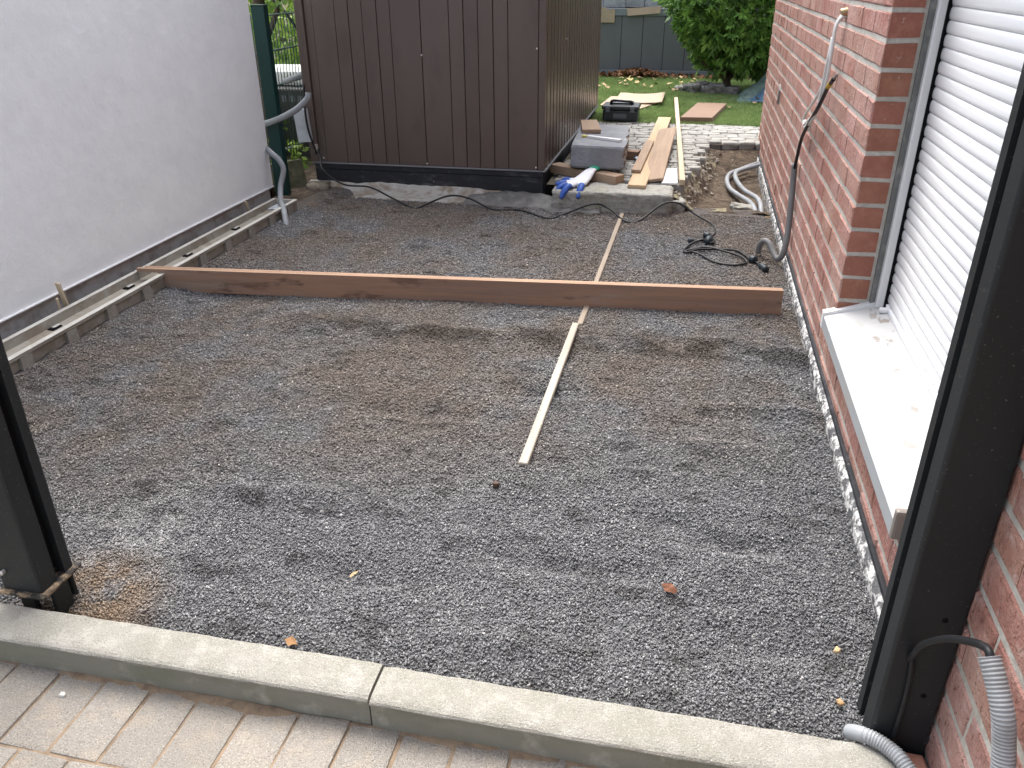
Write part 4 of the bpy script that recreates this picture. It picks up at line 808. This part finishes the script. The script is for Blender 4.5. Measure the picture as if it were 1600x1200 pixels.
for pts, lab in (([(-2.98, 5.36, .50), (-2.92, 5.36, .515), (-2.80, 5.37, .553), (-2.67, 5.38, .612), (-2.60, 5.385, .663), (-2.565, 5.39, .70), (-2.56, 5.395, .73)], 'grey conduit curving up from the white wall corner towards the shed'),
                 ([(-2.98, 5.9, .735), (-2.924, 5.9, .754), (-2.843, 5.9, .786), (-2.763, 5.9, .823), (-2.70, 5.9, .855)], 'short pale grey conduit lying against the mesh fence'),
                 ([(-2.87, 5.22, .40), (-2.763, 5.15, .366), (-2.712, 5.12, .325), (-2.682, 5.10, .262), (-2.70, 5.08, .165), (-2.715, 5.05, .09), (-2.69, 4.98, .06), (-2.65, 4.85, .09), (-2.60, 4.78, .105)], '')):
    if not lab:
        pts = [(-2.87, 5.25, .40), (-2.765, 5.16, .366), (-2.712, 5.15, .325), (-2.684, 5.14, .262), (-2.700, 5.10, .160), (-2.66, 5.00, .085), (-2.585, 4.87, .095), (-2.520, 4.76, .085), (-2.475, 4.68, .03), (-2.46, 4.65, -.02)]
        lab = 'grey conduit dropping over the drainage channel into the gravel'
    tag(tube('conduit', pts, .021 if 'drop' not in lab else .0185, conduit_m, None, 12, 8), lab, 'conduit')
o = boxo('grey_box', (-2.800, 5.63, .355), (-2.70, 5.665, .585), lightbox_m, None, .004, 2); tag(o, 'narrow pale grey metal box between mesh fence and shed', 'box'); o.rotation_euler = (0, math.radians(-4), 0)
tag(tube('downlead', [(-2.715, 5.66, .75), (-2.712, 5.63, .58), (-2.70, 5.62, .45), (-2.68, 5.64, .33), (-2.67, 5.65, .27)], .008, cable_m, None, 8, 6), 'black cable running down the left edge of the shed', 'cable')

# ------------------------------------------------------------------ vegetation helpers
def leaf_cloud(name, mat, parent, centre, radii, n, size, shell=.55, fan=7, flat=0.0, seed=1, elong=2.2, droop=.2, bumps=.22):
    r = np.random.default_rng(seed); v = []; f = []
    d = r.normal(size=(n, 3)); d /= np.linalg.norm(d, axis=1)[:, None]; rad = shell + (1 - shell) * r.random(n) ** .6
    bump = 1 + bumps * np.sin(d[:, 0] * 5.1 + seed) * np.sin(d[:, 1] * 4.3 + 2 * seed) + bumps * .8 * np.sin(d[:, 2] * 6.7 + d[:, 0] * 3 + seed)
    P = d * rad[:, None] * bump[:, None] * np.array(radii)
    for i in range(n):
        out = d[i] * .8 + r.normal(size=3) * .45 + np.array([0, 0, -droop]); out /= np.linalg.norm(out)
        s = np.cross(out, r.normal(size=3)); s /= np.linalg.norm(s) + 1e-9; sc = size * r.uniform(.6, 1.35); nrm = np.cross(out, s)
        for k in range(fan):
            t = (k / max(1, fan - 1) - .5) * 2; base = P[i] + out * sc * (.15 + .55 * (1 - abs(t))) + s * sc * t * .10
            a = t * .95 + r.normal() * .15; dr = out * math.cos(a) + s * math.sin(a) + nrm * r.normal() * .22; dr /= np.linalg.norm(dr)
            sd = np.cross(dr, nrm + r.normal(size=3) * .3); sd /= np.linalg.norm(sd) + 1e-9; L = sc * r.uniform(.5, .8); W = L / elong
            q = len(v); v += [base, base + dr * L * .5 + sd * W * .5, base + dr * L, base + dr * L * .5 - sd * W * .5]; f.append((q, q + 1, q + 2, q + 3))
    C = np.array(centre) - np.array(parent.location)
    return obj(name, me_from(name, np.array(v) + C, f), mat, parent)
def limb(name, pts, r0, r1, mat, parent):
    return tube(name, pts, r0, mat, parent, 9, 6, lambda i, n: r0 + (r1 - r0) * i / n)
# conifer on the lawn
ct = tag(empty('conifer', (.42, 11.0, ZG)), 'dense round green conifer on the lawn behind the house corner', 'tree')
tr = limb('trunk', [(.40, 11.0, .10), (.36, 10.98, .35), (.42, 11.0, .7), (.45, 11.0, 1.8)], .055, .02, bark_m, ct)
for (x, y, z) in ((-.1, 10.75, .62), (.9, 10.9, .6), (.2, 10.5, .55), (.7, 10.6, .58), (.05, 11.2, .6)):
    limb('branch', [(.38, 10.98, .28), ((.38 + x) / 2, (10.98 + y) / 2, .40), (x, y, z)], .022, .008, bark_m, ct)
leaf_cloud('crown', conifer_m, ct, (.46, 11.0, 1.27), (.80, .80, .92), 4600, .125, .55, 8, 0, 5, 3.0, .25, .12)
leaf_cloud('crown', conifer_m, ct, (.50, 11.0, .62), (.58, .58, .24), 800, .115, .3, 8, 0, 9, 3.0, .5, .10)
for (x, y, z, s, sd) in ((-.02, 10.66, .19, .20, 1), (.14, 10.60, .19, .16, 2), (.26, 10.66, .21, .17, 3), (-.14, 10.78, .16, .18, 4), (.08, 10.78, .22, .15, 5), (.42, 10.62, .18, .18, 6)):
    o = obj('rock', stone_me(s, s * .9, s * .62, .018, 200 + sd, 5), rock_m if sd != 4 else granite_m, None, (x, y, z - .02), (0, 0, sd))
    tag(o, {1: 'dark grey rock in the middle of the ring below the conifer', 2: 'grey rock just left of the conifer trunk', 3: 'grey rock in front of the conifer trunk', 4: 'pale rock at the left end of the ring below the conifer', 5: 'upper grey rock in the ring below the conifer', 6: 'rock at the right end of the ring, beside the tarpaulin'}[sd], 'rock', 'rocks around the conifer')
# tarpaulin
me = grid_me('tarp', .40, 1.25, 9.85, 10.75, .03, lambda X, Y: 0.12 + .34 * np.exp(-(((X - .95) / .26) ** 2 + ((Y - 10.45) / .35) ** 2)) + .16 * np.abs(fbm(X * 5, Y * 4, 4)) + .08 * np.abs(fbm(X * 12 + 4, Y * 9, 3)) - .05 * np.clip((.52 - X) / .1, 0, 1))
me.materials.append(tarp_m); me.materials.append(tarpblue_m)
for p in me.polygons:
    c = p.center
    if c.y < 10.12 + .1 * math.sin(c.x * 9) and c.x > .60: p.material_index = 1
tag(obj('tarpaulin', me), 'crumpled green and blue tarpaulin heaped beside the house corner', 'tarpaulin')

# lawn with blades
struct(obj('lawn', grid_me('lawn', -7, 9, 8.33, 14, .12, lambda X, Y: .126 + .02 * fbm(X * 1.5, Y * 1.5, 3)), lawn_m))
n = 110000; bx = rng.uniform(-1.5, 1.7, n); by = 8.34 + (12.35 - 8.34) * rng.random(n) ** 1.15; h = rng.uniform(.018, .04, n); a = rng.uniform(0, 6.28, n); wd = rng.uniform(.004, .0075, n); bz = .122 + .02 * fbm(bx * 1.5, by * 1.5, 3)
lx = rng.normal(0, .012, n); ly = rng.normal(0, .012, n)
V = np.empty((n, 3, 3)); V[:, 0] = np.stack([bx - np.cos(a) * wd, by - np.sin(a) * wd, bz], 1); V[:, 1] = np.stack([bx + np.cos(a) * wd, by + np.sin(a) * wd, bz], 1); V[:, 2] = np.stack([bx + lx, by + ly, bz + h], 1)
me = bpy.data.meshes.new('grass'); me.vertices.add(n * 3); me.vertices.foreach_set('co', V.ravel()); me.loops.add(n * 3); me.loops.foreach_set('vertex_index', np.arange(n * 3)); me.polygons.add(n); me.polygons.foreach_set('loop_start', np.arange(0, n * 3, 3)); me.polygons.foreach_set('loop_total', np.full(n, 3)); me.update(); me.validate()
tag(obj('grass', me, blade_m), 'short green lawn grass behind the setts', 'grass', kind='stuff')
# fallen leaves
def leaf_mesh(seed, s=1.0):
    r = random.Random(seed); k = 9; v = [(0, 0, .004)]
    for i in range(k):
        a = 2 * math.pi * i / k; rr = (.5 + (.5 if i % 2 == 0 else .22) * r.uniform(.75, 1.2)) * .05 * s; v.append((rr * math.cos(a) * 1.15, rr * math.sin(a) * .85, .012 * s * r.uniform(-.6, 1.2)))
    return me_from('leaf', v, [(0, 1 + i, 1 + (i + 1) % k) for i in range(k)])
lm = [leaf_mesh(i) for i in range(6)]
for i in range(46):
    x = random.uniform(-1.25, .1) if i < 38 else random.uniform(.2, .75); y = (random.uniform(10.6, 12.1) if i < 38 else random.uniform(9.3, 10.0))
    if i >= 38 and i % 2: continue
    o = obj('fallen_leaf', lm[i % 6], leaftan_m, None, (x, y, .158 + random.uniform(0, .008)), (random.uniform(-.4, .4), random.uniform(-.4, .4), random.uniform(0, 6.28))); s = random.uniform(.5, .95); o.scale = (s, s, s)
    tag(o, 'dry yellowish leaf fallen on the lawn', 'leaf', 'dry leaves scattered on the lawn')
pv_ = []; pf_ = []
for i in range(420):
    x = random.gauss(-.85, .25) if i < 300 else random.uniform(-1.4, 1.0); y = random.uniform(12.05, 12.36); z = .145 + (random.random() * .07 * math.exp(-((x + .8) / .3) ** 2)) + random.random() * .02
    Mx = Matrix.LocRotScale(Vector((x, y, z)), Euler((random.uniform(-.9, .9), random.uniform(-.9, .9), random.uniform(0, 6))), Vector((.75, .75, .9))); n0 = len(pv_); m0 = random.choice(lm); pv_ += [Mx @ q.co for q in m0.vertices]; pf_ += [tuple(n0 + q for q in p.vertices) for p in m0.polygons]
tag(obj('leaf_drift', me_from('leaf_drift', pv_, pf_), leafbrown_m), 'drift of brown leaves along the foot of the grey fence', 'leaves', kind='stuff')
for i, (x, y, lab, m_) in enumerate(((.05, 1.696, 'reddish brown leaf on the gravel right of centre, towards the kerb', leafbrown_m), (-.832, 1.322, 'pinkish brown leaf lying against the left kerb stone', leafbrown_m), (-.775, 1.586, 'tiny pale brown leaf on the gravel behind the left kerb stone', leaftan_m))):
    o = obj('fallen_leaf', leaf_mesh(60 + i, .40 if i < 2 else .26), m_, None, (x, y, .018), (.35, .2, i * 2.0)); tag(o, lab, 'leaf')
pb = [stone_me(.014, .011, .009, .002, 300 + i, 2) for i in range(3)]
for i, (x, y, lab) in enumerate(((-.5, 2.074, 'dark brown pebble left of the lath end'), (.445, 1.555, 'sandy pebble beside the right post'), (.43, 1.395, 'orange-brown pebble at the foot of the right post'), (-1.32, 1.12, 'white pebble on the paving next to the kerb'), (-1.55, 1.16, 'small pale pebble on the paving at the left edge'))):
    o = obj('pebble', pb[i % 3].copy(), mk('pebble_%d' % i, ((.09, .06, .045), (.48, .36, .2), (.42, .26, .13), (.62, .6, .56), (.5, .47, .4))[i], rough=.85, bump=[(90, .002, U, 3)]), None, (x, y, .02 if i < 3 else -.052), (0, 0, i)); tag(o, lab, 'pebble')
    if i == 0: o.scale = (1.4, 1.4, 1.6)

# ------------------------------------------------------------------ grey fence at the end of the garden and what stands behind it
bf = tag(empty('panel_fence', (-.7, 12.43, ZG)), 'anthracite panel fence at the end of the lawn', 'fence')
x = -1.374 - 8 * .295
while x < 3.5:
    boxo('fence_panel', (x + .003, 12.42, .205), (x + .292, 12.435, .905), fence_m, bf, .003); x += .295
boxo('base_rail', (-4, 12.405, .125), (3.7, 12.45, .2035), fencerail_m, bf, .004); boxo('top_rail', (-4, 12.405, .9065), (3.7, 12.45, 1.0), fencerail_m, bf, .004)
boxo('backing', (-4, 12.437, .2), (3.7, 12.447, .904), black_m, bf, .001)
k = 0
for (xa, xb, z0, z1) in ((-1.9, -1.36, 1.0, 1.17), (-1.355, -1.05, 1.0, 1.18), (-1.045, -.79, 1.005, 1.17), (-.785, -.54, 1.0, 1.18), (-1.5, -1.1, 1.18, 1.34), (-1.09, -.62, 1.185, 1.34)):
    o = boxo('stone_slab', (xa, 12.52, z0), (xb, 12.85, z1 - .004), greystone_m, None, .008, 1, .006)
    tag(o, ('grey stone slab at the left end behind the fence', 'grey stone slab behind the fence above the small cardboard flap', 'grey stone slab in the middle of the row behind the fence', 'pale grey stone slab at the right end of the row behind the fence', 'left grey stone slab of the upper layer behind the fence', 'right grey stone slab of the upper layer behind the fence')[k], 'stone slab', 'stone slabs stacked behind the fence'); k += 1
pa = boxo('pallet_stand', (-2.0, 12.53, ZG), (-.45, 12.84, .994), brown_m, None, .005); tag(pa, 'timber stand carrying the stone slabs behind the fence', 'stand')
o = gprism('cardboard_flap', [(-1.43, 0), (-1.18, 0), (-1.18, .17), (-1.28, .165), (-1.31, .19), (-1.43, .19)], 0, .006, card_m); o.rotation_euler = (math.radians(90), 0, 0); o.location = (0, 12.40, .82); tag(o, 'small cardboard flap hanging over the grey fence beside the shed', 'cardboard')
o = gprism('cardboard_flap', [(-1.00, .0), (-.56, .035), (-.555, .125), (-1.02, .095)], 0, .006, card_m); o.rotation_euler = (math.radians(78), 0, 0); o.location = (0, 12.38, .905); tag(o, 'long cardboard flap hanging over the top of the grey fence', 'cardboard')
nh = tag(empty('neighbour_house', (0, 16, 0)), 'dark neighbouring house front behind the grey fence', 'house')
boxo('wall', (-6, 16, -.3), (8, 20, 3.2), mk('dark_cladding', (0.06, 0.065, 0.075), rough=.7), nh); boxo('window', (-2.1, 15.98, .95), (-.3, 16.0, 2.2), lightbox_m, nh)

# greenery behind the mesh fence
sh1 = tag(empty('leafy_shrub', (-3.9, 8.6, 0)), 'bright yellow-green leafy shrub behind the mesh fence', 'shrub')
leaf_cloud('foliage', shrub_m, sh1, (-4.1, 8.6, 1.0), (.75, .9, .95), 900, .13, .35, 4, 0, 21, 2.0, .3)
limb('stem', [(-4.1, 8.6, -.1), (-4.08, 8.6, .6), (-4.0, 8.55, 1.2)], .03, .012, bark_m, sh1)
sh2 = tag(empty('hedge', (-5.2, 10.5, 0)), 'loose light green hedge far behind the mesh fence', 'hedge')
leaf_cloud('foliage', shrub_m, sh2, (-5.4, 10.8, 1.2), (1.8, 1.0, 1.5), 1800, .16, .3, 4, 0, 33, 2.0, .3)
limb('stem', [(-5.4, 10.8, -.1), (-5.4, 10.8, 1.2)], .05, .02, bark_m, sh2)
sh3 = tag(empty('leafy_shrub', (-3.3, 6.15, 0)), 'low dark leafy plant at the foot of the mesh fence', 'plant')
leaf_cloud('foliage', shrub_m, sh3, (-3.3, 6.2, .16), (.28, .35, .22), 90, .10, .2, 4, 0, 41, 2.2, .2)
limb('stem', [(-3.3, 6.2, -.2), (-3.3, 6.2, .2)], .012, .005, bark_m, sh3)
tt = tag(empty('garden_tree', (-3.45, 6.5, 0)), 'brown tree trunk forking right behind the mesh fence', 'tree')
limb('trunk', [(-3.47, 6.5, -.3), (-3.46, 6.5, .5), (-3.44, 6.5, 1.0), (-3.40, 6.5, 1.5), (-3.36, 6.5, 2.4)], .055, .045, bark_m, tt)
limb('branch', [(-3.44, 6.5, .85), (-3.38, 6.5, 1.0), (-3.30, 6.48, 1.12), (-3.22, 6.46, 1.30), (-3.1, 6.4, 1.9)], .028, .015, bark_m, tt)
leaf_cloud('crown', shrub_m, tt, (-3.5, 6.8, 2.3), (.9, .9, .7), 700, .14, .3, 4, 0, 55, 2.0, .3)
leaf_cloud('crown', shrub_m, tt, (-3.22, 6.5, 1.33), (.16, .2, .10), 26, .12, .2, 4, 0, 56, 2.0, .3)
tag(tube('hose', [(-3.26, 6.4, 1.28), (-3.16, 6.38, 1.2), (-3.06, 6.36, 1.08), (-2.98, 6.34, .95)], .012, cable_m, None, 8, 8), 'black hose hanging behind the mesh fence next to the shed', 'hose')
o = gprism('white_board', [(-3.75, 6.75), (-3.0, 6.75), (-3.0, 7.3), (-3.75, 7.3)], .60, .72, white_m, None, .03); tag(o, 'white board lying behind the mesh fence', 'board')
cr = tag(empty('plastic_crate', (-3.35, 6.6, 0)), 'dark plastic crate stacked behind the mesh fence', 'crate')
boxo('body', (-3.60, 6.55, .0), (-3.10, 6.95, .60), crate_m, cr, .01)
for i in range(6):
    for z in (.36, .50): boxo('slot', (-3.58 + i * .075, 6.545, z), (-3.535 + i * .075, 6.5495, z + .05), toolgrey_m, cr, .001)
struct(obj('garden_soil', me_from('garden_soil', [(-20, 5.62, .05), (-2.74, 5.62, .05), (-2.74, 14, .05), (-20, 14, .05)], [(0, 1, 2, 3)]), soil_m))
